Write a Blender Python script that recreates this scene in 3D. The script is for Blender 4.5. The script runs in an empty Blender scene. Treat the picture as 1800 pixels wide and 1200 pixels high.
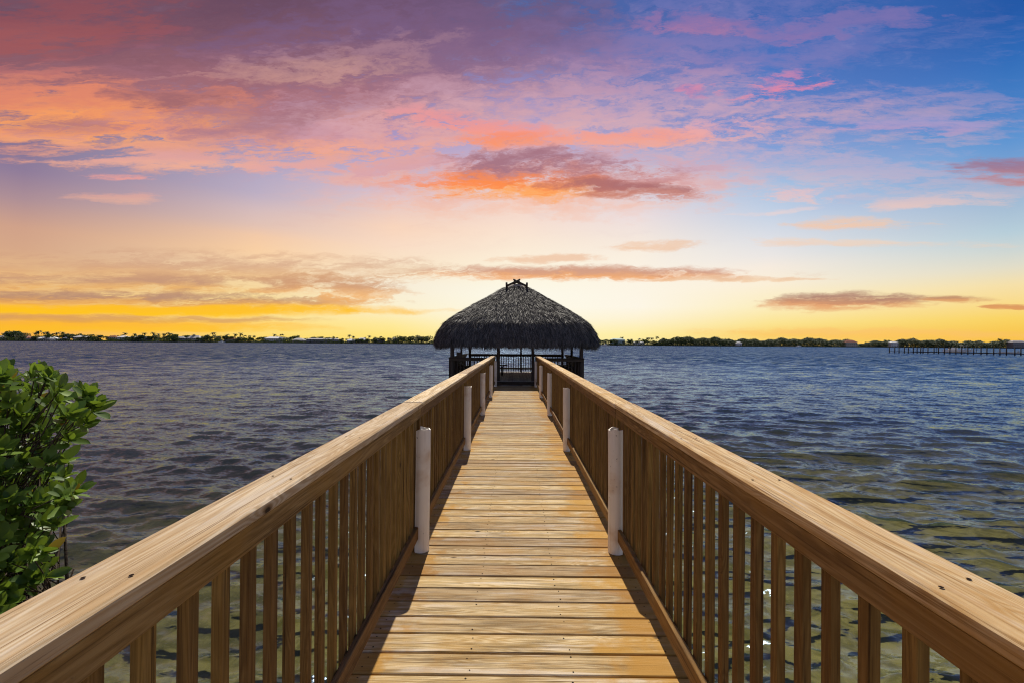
import bpy, bmesh, math, random
import numpy as np
from mathutils import Vector, Matrix, Euler, Quaternion

random.seed(7)
RNG = np.random.default_rng(11)
scene = bpy.context.scene
C = scene.collection
R = math.radians

# ------------------------------------------------------------------ camera
WATER = 0.0
DECK = 1.20                      # top of the boardwalk above the water
CAM = Vector((0.0, 0.0, DECK + 1.51))
FPX = 783.0                      # focal length in pixels of an 1800 px wide frame
cam_data = bpy.data.cameras.new("camera")
cam_data.sensor_width = 36.0
cam_data.lens = FPX / 1800 * 36.0
cam_data.clip_start = 0.05
cam_data.clip_end = 9000
cam = bpy.data.objects.new("camera", cam_data)
C.objects.link(cam)
ROLL, YAW, PITCH = R(0.42), R(0.37), R(0.22)
cam.matrix_world = (Matrix.Translation(CAM) @ Matrix.Rotation(YAW, 4, 'Z') @
                    Matrix.Rotation(R(90) + PITCH, 4, 'X') @ Matrix.Rotation(ROLL, 4, 'Z'))
scene.camera = cam
CM = cam.matrix_world.to_3x3()


def ray(px, py):
    """direction of a point of the 1800x1200 photograph"""
    return (CM @ Vector(((px - 900) / FPX, -(py - 600) / FPX, -1))).normalized()


def azel(px, py):
    d = ray(px, py)
    return math.degrees(math.atan2(d.x, d.y)), math.degrees(math.asin(d.z))


def elev(px, py):
    d = ray(px, py)
    return math.degrees(math.atan2(d.z, d.y))


def at(px, py, dist):
    """point on that line of sight at forward distance dist"""
    d = ray(px, py)
    return CAM + d * (dist / d.y)


def lin(r, g, b, a=1.0):
    f = lambda c: (c / 255 / 12.92) if c / 255 <= 0.04045 else ((c / 255 + 0.055) / 1.055) ** 2.4
    return (f(r), f(g), f(b), a)


# ------------------------------------------------------------------ node helper
class NT:
    def __init__(self, tree):
        self.t = tree

    def n(self, typ, **kw):
        nd = self.t.nodes.new(typ)
        for k, v in kw.items():
            setattr(nd, k, v)
        return nd

    def link(self, a, b):
        self.t.links.new(a, b)

    def put(self, sock, v):
        if isinstance(v, bpy.types.NodeSocket):
            self.t.links.new(v, sock)
        else:
            sock.default_value = v

    def m(self, op, a, b=None, c=None, clamp=False):
        nd = self.n('ShaderNodeMath', operation=op)
        nd.use_clamp = clamp
        self.put(nd.inputs[0], a)
        if b is not None:
            self.put(nd.inputs[1], b)
        if c is not None:
            self.put(nd.inputs[2], c)
        return nd.outputs[0]

    def vm(self, op, a, b=None, scale=None):
        nd = self.n('ShaderNodeVectorMath', operation=op)
        self.put(nd.inputs[0], a)
        if b is not None:
            self.put(nd.inputs[1], b)
        if scale is not None:
            self.put(nd.inputs['Scale'], scale)
        return nd.outputs[0]

    def mix(self, fac, a, b, blend='MIX'):
        nd = self.n('ShaderNodeMix', data_type='RGBA', blend_type=blend)
        self.put(nd.inputs[0], fac)
        self.put(nd.inputs[6], a)
        self.put(nd.inputs[7], b)
        return nd.outputs[2]

    def smooth(self, v, lo, hi, to0=0.0, to1=1.0):
        nd = self.n('ShaderNodeMapRange', interpolation_type='SMOOTHSTEP')
        self.put(nd.inputs[0], v)
        nd.inputs[1].default_value = lo
        nd.inputs[2].default_value = hi
        nd.inputs[3].default_value = to0
        nd.inputs[4].default_value = to1
        return nd.outputs[0]

    def linr(self, v, lo, hi, to0=0.0, to1=1.0):
        nd = self.n('ShaderNodeMapRange')
        self.put(nd.inputs[0], v)
        nd.inputs[1].default_value = lo
        nd.inputs[2].default_value = hi
        nd.inputs[3].default_value = to0
        nd.inputs[4].default_value = to1
        return nd.outputs[0]

    def noise(self, vec, scale, detail=4, rough=0.55, lac=2.0, dist=0.0, color=False):
        nd = self.n('ShaderNodeTexNoise')
        self.put(nd.inputs['Vector'], vec)
        nd.inputs['Scale'].default_value = scale
        nd.inputs['Detail'].default_value = detail
        nd.inputs['Roughness'].default_value = rough
        nd.inputs['Lacunarity'].default_value = lac
        nd.inputs['Distortion'].default_value = dist
        return nd.outputs['Color' if color else 'Fac']

    def ramp(self, fac, stops):
        nd = self.n('ShaderNodeValToRGB')
        self.put(nd.inputs[0], fac)
        e = nd.color_ramp.elements
        stops = sorted(stops, key=lambda s: s[0])
        e[0].position, e[0].color = stops[0][0], stops[0][1]
        e[1].position, e[1].color = stops[-1][0], stops[-1][1]
        for p, c in stops[1:-1]:
            k = e.new(p)
            k.color = c
        return nd.outputs[0]

    def comb(self, x, y, z):
        nd = self.n('ShaderNodeCombineXYZ')
        self.put(nd.inputs[0], x)
        self.put(nd.inputs[1], y)
        self.put(nd.inputs[2], z)
        return nd.outputs[0]

    def sep(self, v):
        nd = self.n('ShaderNodeSeparateXYZ')
        self.put(nd.inputs[0], v)
        return nd.outputs


# ------------------------------------------------------------------ sky and sun
SUN_EL, SUN_AZ = 50.6, -2.0           # ahead of the camera, a little to the left
world = bpy.data.worlds.new("World")
scene.world = world
world.use_nodes = True
world.node_tree.nodes.clear()
W = NT(world.node_tree)


def build_sky():
    out = W.n('ShaderNodeOutputWorld')
    d = W.n('ShaderNodeTexCoord').outputs['Generated']
    dx, dy, dz = W.sep(d)
    el = W.m('MULTIPLY', W.m('ARCSINE', dz), 57.29578)
    az = W.m('MULTIPLY', W.m('ARCTAN2', dx, dy), 57.29578)

    # clear air: colour by height for seven bearings, then the sky behind the viewer
    cols = {
        40: [(592, (252, 182, 60)), (575, (244, 174, 80)), (548, (250, 186, 70)), (520, (238, 188, 118)), (480, (232, 184, 128)),
             (440, (216, 166, 130)), (400, (210, 160, 132)), (350, (174, 140, 146)), (300, (142, 120, 150)), (250, (130, 114, 146)),
             (150, (122, 98, 128)), (20, (108, 78, 100))],
        450: [(588, (255, 218, 108)), (560, (255, 224, 132)), (520, (250, 218, 150)), (470, (248, 214, 168)), (440, (252, 208, 160)),
              (415, (246, 202, 164)), (395, (228, 194, 178)), (370, (216, 188, 186)), (340, (190, 174, 194)), (300, (178, 166, 194)),
              (250, (166, 146, 184)), (150, (140, 112, 144)), (20, (96, 78, 112))],
        690: [(590, (255, 228, 122)), (570, (255, 233, 152)), (540, (253, 240, 204)), (500, (249, 237, 214)), (470, (253, 230, 196)),
              (430, (252, 220, 194)), (400, (252, 214, 186)), (370, (239, 205, 192)), (340, (219, 195, 206)), (300, (196, 176, 202)),
              (250, (172, 152, 196)), (150, (140, 124, 170)), (20, (78, 84, 148))],
        905: [(590, (255, 240, 180)), (560, (255, 250, 226)), (520, (255, 251, 234)), (480, (255, 246, 220)), (440, (254, 236, 212)),
              (400, (252, 226, 206)), (360, (246, 214, 200)), (320, (230, 202, 200)), (280, (204, 182, 202)), (230, (178, 158, 198)),
              (150, (146, 134, 186)), (80, (94, 102, 166)), (10, (60, 86, 152))],
        1120: [(588, (255, 238, 160)), (560, (255, 243, 210)), (540, (255, 247, 230)), (500, (255, 246, 228)), (450, (253, 241, 224)),
               (420, (248, 233, 220)), (380, (238, 222, 221)), (330, (222, 206, 212)), (300, (204, 192, 208)), (250, (164, 158, 202)),
               (150, (112, 122, 184)), (20, (56, 90, 164))],
        1350: [(588, (252, 210, 106)), (570, (253, 228, 140)), (540, (254, 238, 186)), (500, (254, 240, 214)), (470, (250, 237, 222)),
               (450, (238, 232, 228)), (420, (224, 225, 230)), (380, (200, 212, 230)), (330, (172, 196, 226)), (300, (152, 180, 221)),
               (250, (122, 152, 212)), (200, (96, 132, 202)), (100, (62, 110, 188)), (20, (44, 94, 172))],
        1770: [(592, (250, 195, 66)), (560, (252, 212, 92)), (530, (252, 220, 138)), (500, (248, 225, 168)), (470, (228, 222, 200)),
               (440, (206, 215, 212)), (410, (184, 207, 218)), (370, (168, 192, 214)), (330, (150, 178, 212)), (300, (124, 164, 211)),
               (250, (94, 149, 210)), (200, (68, 130, 201)), (100, (38, 104, 184)), (20, (20, 84, 166))],
    }
    zen = (70, 84, 108)
    fac = W.m('DIVIDE', el, 90.0, clamp=True)
    rs, azs = [], []
    for x, st in cols.items():
        stops = [(max(0.0, azel(x, y)[1]) / 90, lin(*c)) for y, c in st]
        stops += [(0.62, lin(*[(a + 2 * b) / 3 for a, b in zip(st[-1][1], zen)])), (1.0, lin(*zen))]
        rs.append(W.ramp(fac, stops))
        azs.append(azel(x, 603)[0])
    col = rs[0]
    for i in range(1, len(rs)):
        col = W.mix(W.linr(az, azs[i - 1], azs[i]), col, rs[i])
    back = W.ramp(fac, [(0.0, lin(190, 188, 200)), (0.2, lin(142, 154, 188)), (0.5, lin(88, 108, 152)), (1.0, lin(*zen))])
    col = W.mix(W.smooth(W.m('ABSOLUTE', az), 75, 150), col, back)
    # the Nishita air of the same sun, as a thin veil
    sky = W.n('ShaderNodeTexSky', sky_type='NISHITA')
    sky.sun_disc = False
    sky.sun_elevation = R(SUN_EL)
    sky.sun_rotation = R(SUN_AZ)
    nish = W.vm('SCALE', sky.outputs[0], scale=0.1)
    base_col = W.mix(0.05, col, nish)

    # ragged coordinates for the clouds; their height is taken along straight banks that cross the view
    elc = W.m('MULTIPLY', W.m('ARCTAN2', dz, W.m('MAXIMUM', dy, 0.3)), 57.29578)
    base = W.comb(W.m('MULTIPLY', az, 0.050), W.m('MULTIPLY', elc, 0.16), 3.7)
    w1 = W.sep(W.noise(base, 1.3, 4, 0.58, color=True))
    w2 = W.sep(W.noise(base, 5.5, 4, 0.62, color=True))
    A = W.m('MULTIPLY_ADD', w1[0], 20.0, W.m('MULTIPLY_ADD', w2[0], 7.0, W.m('SUBTRACT', az, 13.5)))
    E = W.m('MULTIPLY_ADD', w1[1], 2.8, W.m('MULTIPLY_ADD', w2[1], 3.0, W.m('SUBTRACT', elc, 2.9)))
    fin = W.comb(W.m('MULTIPLY_ADD', elc, -0.30, W.m('MULTIPLY', A, 0.16)), W.m('MULTIPLY', E, 0.80), 1.0)
    n3 = W.noise(fin, 1.15, 8, 0.64, dist=0.5)
    E2 = W.m('MULTIPLY_ADD', w1[1], 1.4, W.m('MULTIPLY_ADD', w2[1], 1.0, W.m('SUBTRACT', elc, 1.2)))
    T = W.m('MULTIPLY_ADD', n3, -2.7, W.m('MULTIPLY_ADD', w2[2], -1.6, W.m('MULTIPLY_ADD', w1[2], -1.0, 3.35)))
    T = W.m('MAXIMUM', T, 0.0)
    Pw, Pt = W.comb(A, E, T), W.comb(A, E2, T)
    tone_w = W.m('MULTIPLY_ADD', n3, 5.0, W.m('SUBTRACT', E, 2.5))
    tone_t = W.m('MULTIPLY_ADD', n3, 1.8, W.m('SUBTRACT', E2, 0.9))

    # px, py, rx, ry (photograph pixels: bearing, height and spread), lit underside, top, opacity, then extras
    def c(px, py, rx, ry, bottom, top, op=0.9, tilt=0.0, rag=1.0, soft=1.0, thin=False):
        a0, e0 = azel(px, py)[0], elev(px, py)
        ra = max(0.5, (azel(px + rx, py)[0] - azel(px - rx, py)[0]) / 2) * 1.15
        re = max(0.15, elev(px, py - ry) - e0) * 1.15
        return dict(a0=a0, e0=e0, ra=ra, re=re, bottom=bottom, top=top, op=op, tilt=tilt, rag=rag, soft=soft, thin=thin)

    clouds = [
        c(300, 70, 760, 190, (180, 114, 112), (106, 72, 90), 0.90, soft=1.2, rag=.7),
        c(520, 60, 460, 130, (132, 90, 106), (106, 76, 98), 0.75, soft=1.2, rag=.8),
        c(60, 25, 240, 70, (186, 94, 84), (160, 84, 86), 0.5, rag=1.2),
        c(760, 110, 330, 110, (172, 128, 150), (124, 100, 142), 0.75, rag=1.0, soft=1.3),
        c(450, 190, 560, 70, (222, 146, 126), (172, 112, 118), 0.8, rag=1.1, soft=1.3),
        c(620, 108, 170, 30, (216, 166, 150), (186, 140, 146), 0.5, tilt=.12, rag=1.1),
        c(130, 122, 90, 14, (226, 136, 116), (196, 116, 112), 0.55, rag=1.2),
        c(150, 196, 360, 44, (255, 166, 96), (226, 136, 108), 0.95, rag=1.05, soft=.9),
        c(230, 236, 190, 20, (255, 174, 104), (246, 148, 100), 0.92, rag=1.1, thin=True),
        c(120, 222, 120, 13, (140, 108, 136), (130, 100, 130), 0.6, rag=1.2, thin=True),
        c(330, 180, 70, 17, (128, 92, 112), (128, 92, 112), 0.7, rag=1.1),
        c(520, 246, 330, 46, (252, 172, 128), (204, 144, 146), 0.85, tilt=.05, rag=1.15),
        c(470, 205, 130, 28, (150, 110, 134), (144, 106, 134), 0.65, tilt=.1, rag=1.1),
        c(390, 282, 190, 16, (244, 178, 152), (218, 162, 166), 0.7, rag=1.15, thin=True),
        c(225, 312, 36, 5, (250, 166, 150), (240, 160, 150), 0.75, thin=True),
        c(205, 347, 58, 9, (246, 182, 152), (238, 172, 152), 0.55, thin=True, tilt=-.06),
        c(690, 240, 190, 26, (246, 172, 150), (200, 150, 172), 0.7, rag=1.1),
        c(690, 300, 150, 20, (250, 180, 146), (228, 166, 164), 0.7, rag=1.15),
        c(1050, 200, 470, 66, (236, 182, 174), (206, 166, 186), 0.85, rag=1.05, soft=1.3),
        c(860, 222, 140, 17, (250, 152, 134), (236, 150, 152), 0.8, tilt=-.14, thin=True, rag=1.1),
        c(905, 248, 90, 12, (255, 150, 98), (250, 144, 108), 0.95, thin=True, rag=.9),
        c(1110, 242, 130, 16, (253, 164, 128), (246, 158, 140), 0.85, thin=True, rag=1.0, tilt=.03),
        c(1290, 224, 120, 17, (240, 170, 168), (218, 166, 184), 0.7, thin=True, rag=1.1, tilt=.05),
        c(1130, 300, 460, 46, (238, 190, 182), (208, 178, 196), 0.6, rag=1.1, soft=1.3),
        c(930, 320, 290, 56, (248, 188, 160), (216, 158, 164), 0.8, rag=1.0, soft=1.3),
        c(960, 298, 165, 30, (206, 130, 118), (158, 108, 124), 0.85, rag=1.0, tilt=-.05),
        c(915, 328, 150, 20, (255, 172, 96), (255, 142, 76), 0.95, rag=1.0, tilt=-.03),
        c(1070, 332, 110, 14, (196, 124, 112), (164, 108, 114), 0.85, thin=True, rag=1.0, tilt=-.08),
        c(1240, 70, 280, 90, (164, 132, 178), (130, 126, 186), 0.6, rag=1.1, tilt=.08, soft=1.4),
        c(1200, 40, 120, 16, (196, 122, 152), (160, 114, 162), 0.5, rag=1.1),
        c(1460, 45, 130, 14, (160, 116, 166), (140, 116, 172), 0.5, rag=1.1, tilt=.1),
        c(1385, 158, 62, 18, (248, 138, 152), (222, 134, 168), 0.85, tilt=.22, thin=True, rag=1.1),
        c(1345, 138, 40, 12, (232, 134, 162), (216, 134, 172), 0.65, tilt=.22, thin=True, rag=1.1),
        c(1262, 162, 20, 10, (224, 128, 162), (224, 128, 162), 0.55, thin=True),
        c(1570, 218, 90, 14, (180, 150, 198), (160, 152, 206), 0.55, thin=True, rag=1.1, tilt=.05),
        c(1380, 346, 74, 11, (246, 198, 184), (232, 194, 196), 0.7, tilt=.05, thin=True, rag=1.1),
        c(1370, 372, 68, 5, (240, 212, 206), (228, 208, 210), 0.65, tilt=.1, thin=True),
        c(1660, 355, 100, 13, (244, 200, 184), (224, 194, 194), 0.7, tilt=.03, thin=True, rag=1.1),
        c(1530, 393, 96, 10, (250, 198, 156), (242, 200, 170), 0.75, thin=True, rag=1.05),
        c(1480, 428, 130, 7, (248, 206, 172), (246, 210, 180), 0.6, thin=True),
        c(1775, 298, 80, 21, (192, 126, 126), (158, 114, 138), 0.85, tilt=.1, thin=True),
        c(1150, 434, 84, 8, (240, 190, 150), (240, 194, 158), 0.65, thin=True, rag=1.1),
        c(300, 473, 520, 24, (232, 178, 118), (206, 156, 128), 0.75, thin=True, rag=1.05, soft=1.2),
        c(200, 500, 460, 15, (240, 178, 96), (194, 146, 120), 0.85, thin=True, rag=1.05, soft=1.1),
        c(230, 526, 460, 13, (232, 164, 80), (182, 138, 116), 0.92, thin=True, rag=1.0),
        c(615, 508, 104, 22, (248, 180, 102), (208, 154, 116), 0.85, thin=True, rag=1.05),
        c(250, 546, 480, 8, (255, 196, 26), (255, 192, 34), 0.95, thin=True, rag=.7, tilt=.012),
        c(140, 574, 360, 8, (255, 192, 20), (255, 184, 36), 0.8, thin=True, rag=.7),
        c(180, 561, 280, 6, (222, 160, 80), (212, 152, 94), 0.75, thin=True, rag=.9),
        c(1030, 481, 235, 11, (242, 168, 104), (210, 154, 128), 0.95, thin=True, rag=.9),
        c(1280, 491, 130, 4, (240, 194, 150), (236, 194, 158), 0.75, thin=True, rag=.9),
        c(960, 455, 80, 6, (236, 184, 146), (236, 184, 146), 0.65, thin=True),
        c(1440, 531, 92, 14, (226, 148, 96), (172, 122, 108), 0.9, tilt=.06, thin=True, rag=.9),
        c(1630, 525, 84, 5, (218, 152, 102), (190, 136, 104), 0.9, thin=True, rag=.9),
        c(1780, 539, 50, 4, (220, 142, 88), (216, 142, 92), 0.85, thin=True, rag=.8),
        c(1500, 586, 260, 8, (255, 196, 96), (252, 194, 110), 0.6, thin=True, rag=.9),
    ]
    # thin high streaks over the whole upper sky
    ci = W.comb(W.m('MULTIPLY', W.m('MULTIPLY_ADD', el, -1.2, A), 0.085), W.m('MULTIPLY', E, 0.30), 9.0)
    nci = W.noise(ci, 1.0, 6, 0.62, dist=0.3)
    cir = W.m('MULTIPLY', W.smooth(nci, 0.50, 0.78, 0, 0.32), W.smooth(el, 8, 22))
    base_col = W.mix(cir, base_col, W.mix(W.smooth(az, -20, 40), lin(214, 150, 150), lin(172, 162, 204)))

    def layer(lo, hi):
        col = base_col
        for k in clouds:
            reach = k['ra'] * 1.2 + 9
            if k['a0'] - reach > hi or k['a0'] + reach < lo:
                continue
            mp = W.n('ShaderNodeMapping', vector_type='TEXTURE')
            W.link(Pt if k['thin'] else Pw, mp.inputs[0])
            mp.inputs['Location'].default_value = (k['a0'], k['e0'], 0)
            mp.inputs['Rotation'].default_value = (0, 0, math.atan(k['tilt']))
            mp.inputs['Scale'].default_value = (k['ra'], k['re'], 1.0 / k['rag'])
            dot = W.n('ShaderNodeVectorMath', operation='DOT_PRODUCT')
            W.link(mp.outputs[0], dot.inputs[0])
            W.link(mp.outputs[0], dot.inputs[1])
            alpha = W.smooth(dot.outputs['Value'], 2.15, 2.15 - 1.75 * k['soft'], 0.0, k['op'])
            tn = W.smooth(tone_t if k['thin'] else tone_w, k['e0'] - .7 * k['re'], k['e0'] + .5 * k['re'])
            cc = W.mix(tn, lin(*k['bottom']), lin(*k['top'])) if k['bottom'] != k['top'] else lin(*k['top'])
            col = W.mix(alpha, col, cc)
        bg = W.n('ShaderNodeBackground')
        W.link(col, bg.inputs[0])
        return bg.outputs[0]

    cuts = [-28, -10, 10, 28]
    edges = [-90] + cuts + [90]
    sh = layer(edges[0], edges[1])
    for k, cut in enumerate(cuts):
        nx = W.n('ShaderNodeMixShader')
        W.link(W.m('GREATER_THAN', az, cut), nx.inputs[0])
        W.link(sh, nx.inputs[1])
        W.link(layer(edges[k + 1], edges[k + 2]), nx.inputs[2])
        sh = nx.outputs[0]
    W.link(sh, out.inputs[0])


build_sky()

sun_data = bpy.data.lights.new("sun", 'SUN')
sun_data.energy = 5.0
sun_data.angle = R(0.5)
sun_data.color = (1.0, 0.93, 0.80)
sun = bpy.data.objects.new("sun", sun_data)
C.objects.link(sun)
sd = Vector((math.sin(R(SUN_AZ)) * math.cos(R(SUN_EL)), math.cos(R(SUN_AZ)) * math.cos(R(SUN_EL)), math.sin(R(SUN_EL))))
sun.rotation_euler = (-sd).to_track_quat('-Z', 'Y').to_euler()
sun.location = (0, 10, 30)

scene.view_settings.view_transform = 'Standard'
scene.view_settings.look = 'None'
scene.view_settings.gamma = 1.0
scene.view_settings.exposure = 0.0
scene.cycles.use_denoising = True
scene.cycles.filter_width = 1.1
scene.cycles.use_adaptive_sampling = True
scene.cycles.adaptive_threshold = 0.015
scene.cycles.adaptive_min_samples = 8
scene.cycles.max_bounces = 5
scene.cycles.diffuse_bounces = 2
scene.cycles.glossy_bounces = 2
world.cycles.sampling_method = 'NONE'
scene.cycles.transparent_max_bounces = 12
scene.cycles.caustics_reflective = False
scene.cycles.caustics_refractive = False
scene.cycles.sample_clamp_indirect = 3.0
scene.cycles.sample_clamp_direct = 2.5

# ------------------------------------------------------------------ object helpers


def link(o, parent=None):
    C.objects.link(o)
    if parent is not None:
        o.parent = parent
    return o


def tag(o, label=None, cat=None, group=None, kind=None):
    if label:
        o["label"] = label
    if cat:
        o["category"] = cat
    if group:
        o["group"] = group
    if kind:
        o["kind"] = kind
    return o


def empty(name, loc, rz=0.0):
    o = bpy.data.objects.new(name, None)
    o.empty_display_size = 0.2
    o.location = loc
    o.rotation_euler = (0, 0, rz)
    return link(o)


def mesh_obj(name, me, mat=None, parent=None, loc=(0, 0, 0), rot=(0, 0, 0), scale=(1, 1, 1)):
    if mat is not None and len(me.materials) == 0:
        me.materials.append(mat)
    o = bpy.data.objects.new(name, me)
    o.location, o.rotation_euler, o.scale = loc, rot, scale
    return link(o, parent)


def from_py(name, v, f, smooth=False):
    me = bpy.data.meshes.new(name)
    me.from_pydata(v, [], f)
    if smooth:
        me.polygons.foreach_set("use_smooth", [True] * len(me.polygons))
    me.update()
    return me


def np_mesh(name, verts, faces, smooth=False):
    """verts (n,3), faces (m,k) numpy arrays"""
    me = bpy.data.meshes.new(name)
    k = faces.shape[1]
    me.vertices.add(len(verts))
    me.vertices.foreach_set("co", np.ascontiguousarray(verts, dtype=np.float32).ravel())
    me.loops.add(faces.size)
    me.loops.foreach_set("vertex_index", np.ascontiguousarray(faces, dtype=np.int32).ravel())
    me.polygons.add(len(faces))
    me.polygons.foreach_set("loop_start", np.arange(0, faces.size, k, dtype=np.int32))
    me.polygons.foreach_set("loop_total", np.full(len(faces), k, dtype=np.int32))
    if smooth:
        me.polygons.foreach_set("use_smooth", np.ones(len(faces), dtype=bool))
    me.update(calc_edges=True)
    me.validate()
    return me


_boxes = {}


def box_mesh(sx, sy, sz, ch=0.003, mat=None):
    """chamfered box centred on its origin"""
    key = (round(sx, 4), round(sy, 4), round(sz, 4), ch, mat.name if mat else None)
    if key in _boxes:
        return _boxes[key]
    bm = bmesh.new()
    bmesh.ops.create_cube(bm, size=1.0)
    for v in bm.verts:
        v.co = Vector((v.co.x * sx, v.co.y * sy, v.co.z * sz))
    if ch > 0:
        bmesh.ops.bevel(bm, geom=list(bm.edges), offset=ch, segments=1, profile=0.5, affect='EDGES')
    me = bpy.data.meshes.new("box")
    bm.to_mesh(me)
    bm.free()
    if mat:
        me.materials.append(mat)
    _boxes[key] = me
    return me


def box(name, size, loc, mat, parent=None, rot=(0, 0, 0), ch=0.003):
    return mesh_obj(name, box_mesh(*size, ch, mat), None, parent, loc, rot)


def tube(bm, pts, radii, sides=8, cap=True):
    rings = []
    n = len(pts)
    for i, p in enumerate(pts):
        p = Vector(p)
        t = (Vector(pts[min(i + 1, n - 1)]) - Vector(pts[max(i - 1, 0)])).normalized()
        a = Vector((0, 0, 1)) if abs(t.z) < 0.9 else Vector((1, 0, 0))
        u = t.cross(a).normalized()
        w = t.cross(u)
        rings.append([bm.verts.new(p + (u * math.cos(2 * math.pi * k / sides) + w * math.sin(2 * math.pi * k / sides)) * radii[i]) for k in range(sides)])
    for a, b in zip(rings, rings[1:]):
        for k in range(sides):
            f = bm.faces.new((a[k], a[(k + 1) % sides], b[(k + 1) % sides], b[k]))
            f.smooth = True
    if cap:
        bm.faces.new(rings[0])
        bm.faces.new(list(reversed(rings[-1])))


def tube_obj(name, pts, radii, mat, parent=None, sides=10, loc=(0, 0, 0)):
    bm = bmesh.new()
    tube(bm, pts, radii, sides)
    bmesh.ops.recalc_face_normals(bm, faces=list(bm.faces))
    me = bpy.data.meshes.new(name)
    bm.to_mesh(me)
    bm.free()
    return mesh_obj(name, me, mat, parent, loc)


# ------------------------------------------------------------------ materials
def new_mat(name):
    m = bpy.data.materials.new(name)
    m.use_nodes = True
    m.node_tree.nodes.clear()
    t = NT(m.node_tree)
    out = t.n('ShaderNodeOutputMaterial')
    return m, t, out


def principled(t, out, col, rough=0.7, spec=0.3, normal=None):
    p = t.n('ShaderNodeBsdfPrincipled')
    t.put(p.inputs['Base Color'], col)
    t.put(p.inputs['Roughness'], rough)
    p.inputs['Specular IOR Level'].default_value = spec
    if normal is not None:
        t.link(normal, p.inputs['Normal'])
    t.link(p.outputs[0], out.inputs[0])
    return p


def wood(name, axis, pale, mid, dark, stain=None, stain_amt=0.3, ring_k=18.0, weather=0.5, stain_x=None, cross=1.0, bump=0.5, knots=True):
    """sawn timber: growth rings bent round knots, fibres along 'axis', blotches of old sealer"""
    m, t, out = new_mat(name)
    tc = t.n('ShaderNodeTexCoord').outputs['Object']
    oi = t.n('ShaderNodeObjectInfo').outputs['Random']
    off = t.comb(t.m('MULTIPLY', oi, 37.3), t.m('MULTIPLY', oi, 91.7), t.m('MULTIPLY', oi, 53.1))
    co = t.vm('ADD', tc, off)

    def stretch(l, c):
        s = [c, c, c]
        s['XYZ'.index(axis)] = l
        return t.vm('MULTIPLY', co, tuple(s))

    kn = None
    ringco = stretch(0.75, 9.0 * cross)
    fig = t.noise(ringco, 1.0, 2, 0.5, dist=0.4)
    val = t.m('MULTIPLY', fig, ring_k)
    if knots:
        vo = t.n('ShaderNodeTexVoronoi', feature='F1')
        t.link(stretch(4.6, 8.0 * cross), vo.inputs['Vector'])
        vo.inputs['Scale'].default_value = 1.0
        vo.inputs['Randomness'].default_value = 1.0
        sel = t.m('GREATER_THAN', t.sep(vo.outputs['Color'])[0], 0.80)
        dist = vo.outputs['Distance']
        kn = t.m('MULTIPLY', t.smooth(dist, 0.16, 0.07), sel)
        halo = t.m('MULTIPLY', t.smooth(dist, 0.50, 0.0), sel)
        val = t.m('MULTIPLY_ADD', halo, 2.6, val)
    rings = t.m('PINGPONG', val, 0.5)
    rings = t.smooth(rings, 0.02, 0.46)
    fib = t.noise(stretch(2.6, 130.0 * cross), 1.0, 5, 0.66)
    crack = t.noise(stretch(0.8, 75.0 * cross), 1.0, 5, 0.7)
    fib2 = t.noise(stretch(0.9, 34.0 * cross), 1.0, 4, 0.6)
    blotch = t.noise(stretch(2.0, 16.0), 1.0, 5, 0.65)
    col = t.mix(t.m('MULTIPLY', rings, 0.75), pale, mid)
    col = t.mix(t.m('MULTIPLY', t.smooth(fib2, 0.44, 0.68), 0.85), col, mid)
    col = t.mix(t.m('MULTIPLY', t.smooth(fib, 0.50, 0.70), 0.75), col, dark)
    col = t.mix(t.m('MULTIPLY', t.smooth(crack, 0.565, 0.635), 0.9), col, dark)
    col = t.mix(t.m('MULTIPLY', t.smooth(crack, 0.43, 0.33), 0.6), col, pale)
    col = t.mix(t.m('MULTIPLY', t.smooth(blotch, 0.46, 0.68), weather * 0.75), col, dark)
    col = t.mix(t.m('MULTIPLY', t.smooth(blotch, 0.42, 0.28), 0.5), col, pale)
    if max(pale[:3]) > 0.5:            # sun-bleached silvery streaks
        bl = t.noise(stretch(1.3, 22.0), 1.0, 5, 0.62)
        col = t.mix(t.m('MULTIPLY', t.smooth(bl, 0.52, 0.66), 0.6), col, (0.70, 0.60, 0.49, 1))
    if stain is not None:
        s = t.noise(t.vm('MULTIPLY', co, (1.0, 1.0, 1.0)), 3.1, 5, 0.62)
        sf = t.m('MULTIPLY', t.smooth(s, 0.44, 0.66), stain_amt)
        if stain_x is not None:       # old sealer that survives where nobody walks: along the edges
            gx = t.sep(t.n('ShaderNodeNewGeometry').outputs['Position'])[0]
            nz = t.m('MULTIPLY', t.m('SUBTRACT', s, 0.5), 1.3)
            right = t.smooth(t.m('ADD', gx, nz), stain_x[1], stain_x[1] + 0.32)
            left = t.smooth(t.m('ADD', gx, nz), stain_x[0], stain_x[0] - 0.22)
            sf = t.m('MAXIMUM', sf, t.m('MULTIPLY', t.m('MAXIMUM', right, left), 0.85))
        col = t.mix(sf, col, t.mix(t.m('MULTIPLY', fib2, 0.5), stain, mid))
    if kn is not None:
        col = t.mix(t.m('MULTIPLY', kn, 0.8), col, dark)
        cr = t.m('MULTIPLY', t.smooth(dist, 0.085, 0.05), sel)
        col = t.mix(t.m('MULTIPLY', cr, 0.85), col, (0.012, 0.008, 0.005, 1))
    hsv = t.n('ShaderNodeHueSaturation')
    hsv.inputs['Saturation'].default_value = 1.0
    t.link(t.m('MULTIPLY_ADD', oi, 0.42, 0.66), hsv.inputs['Value'])
    t.link(t.m('MULTIPLY_ADD', oi, 0.012, 0.494), hsv.inputs['Hue'])
    t.link(col, hsv.inputs['Color'])
    bp = t.n('ShaderNodeBump')
    bp.inputs['Strength'].default_value = bump
    bp.inputs['Distance'].default_value = 0.004
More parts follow.
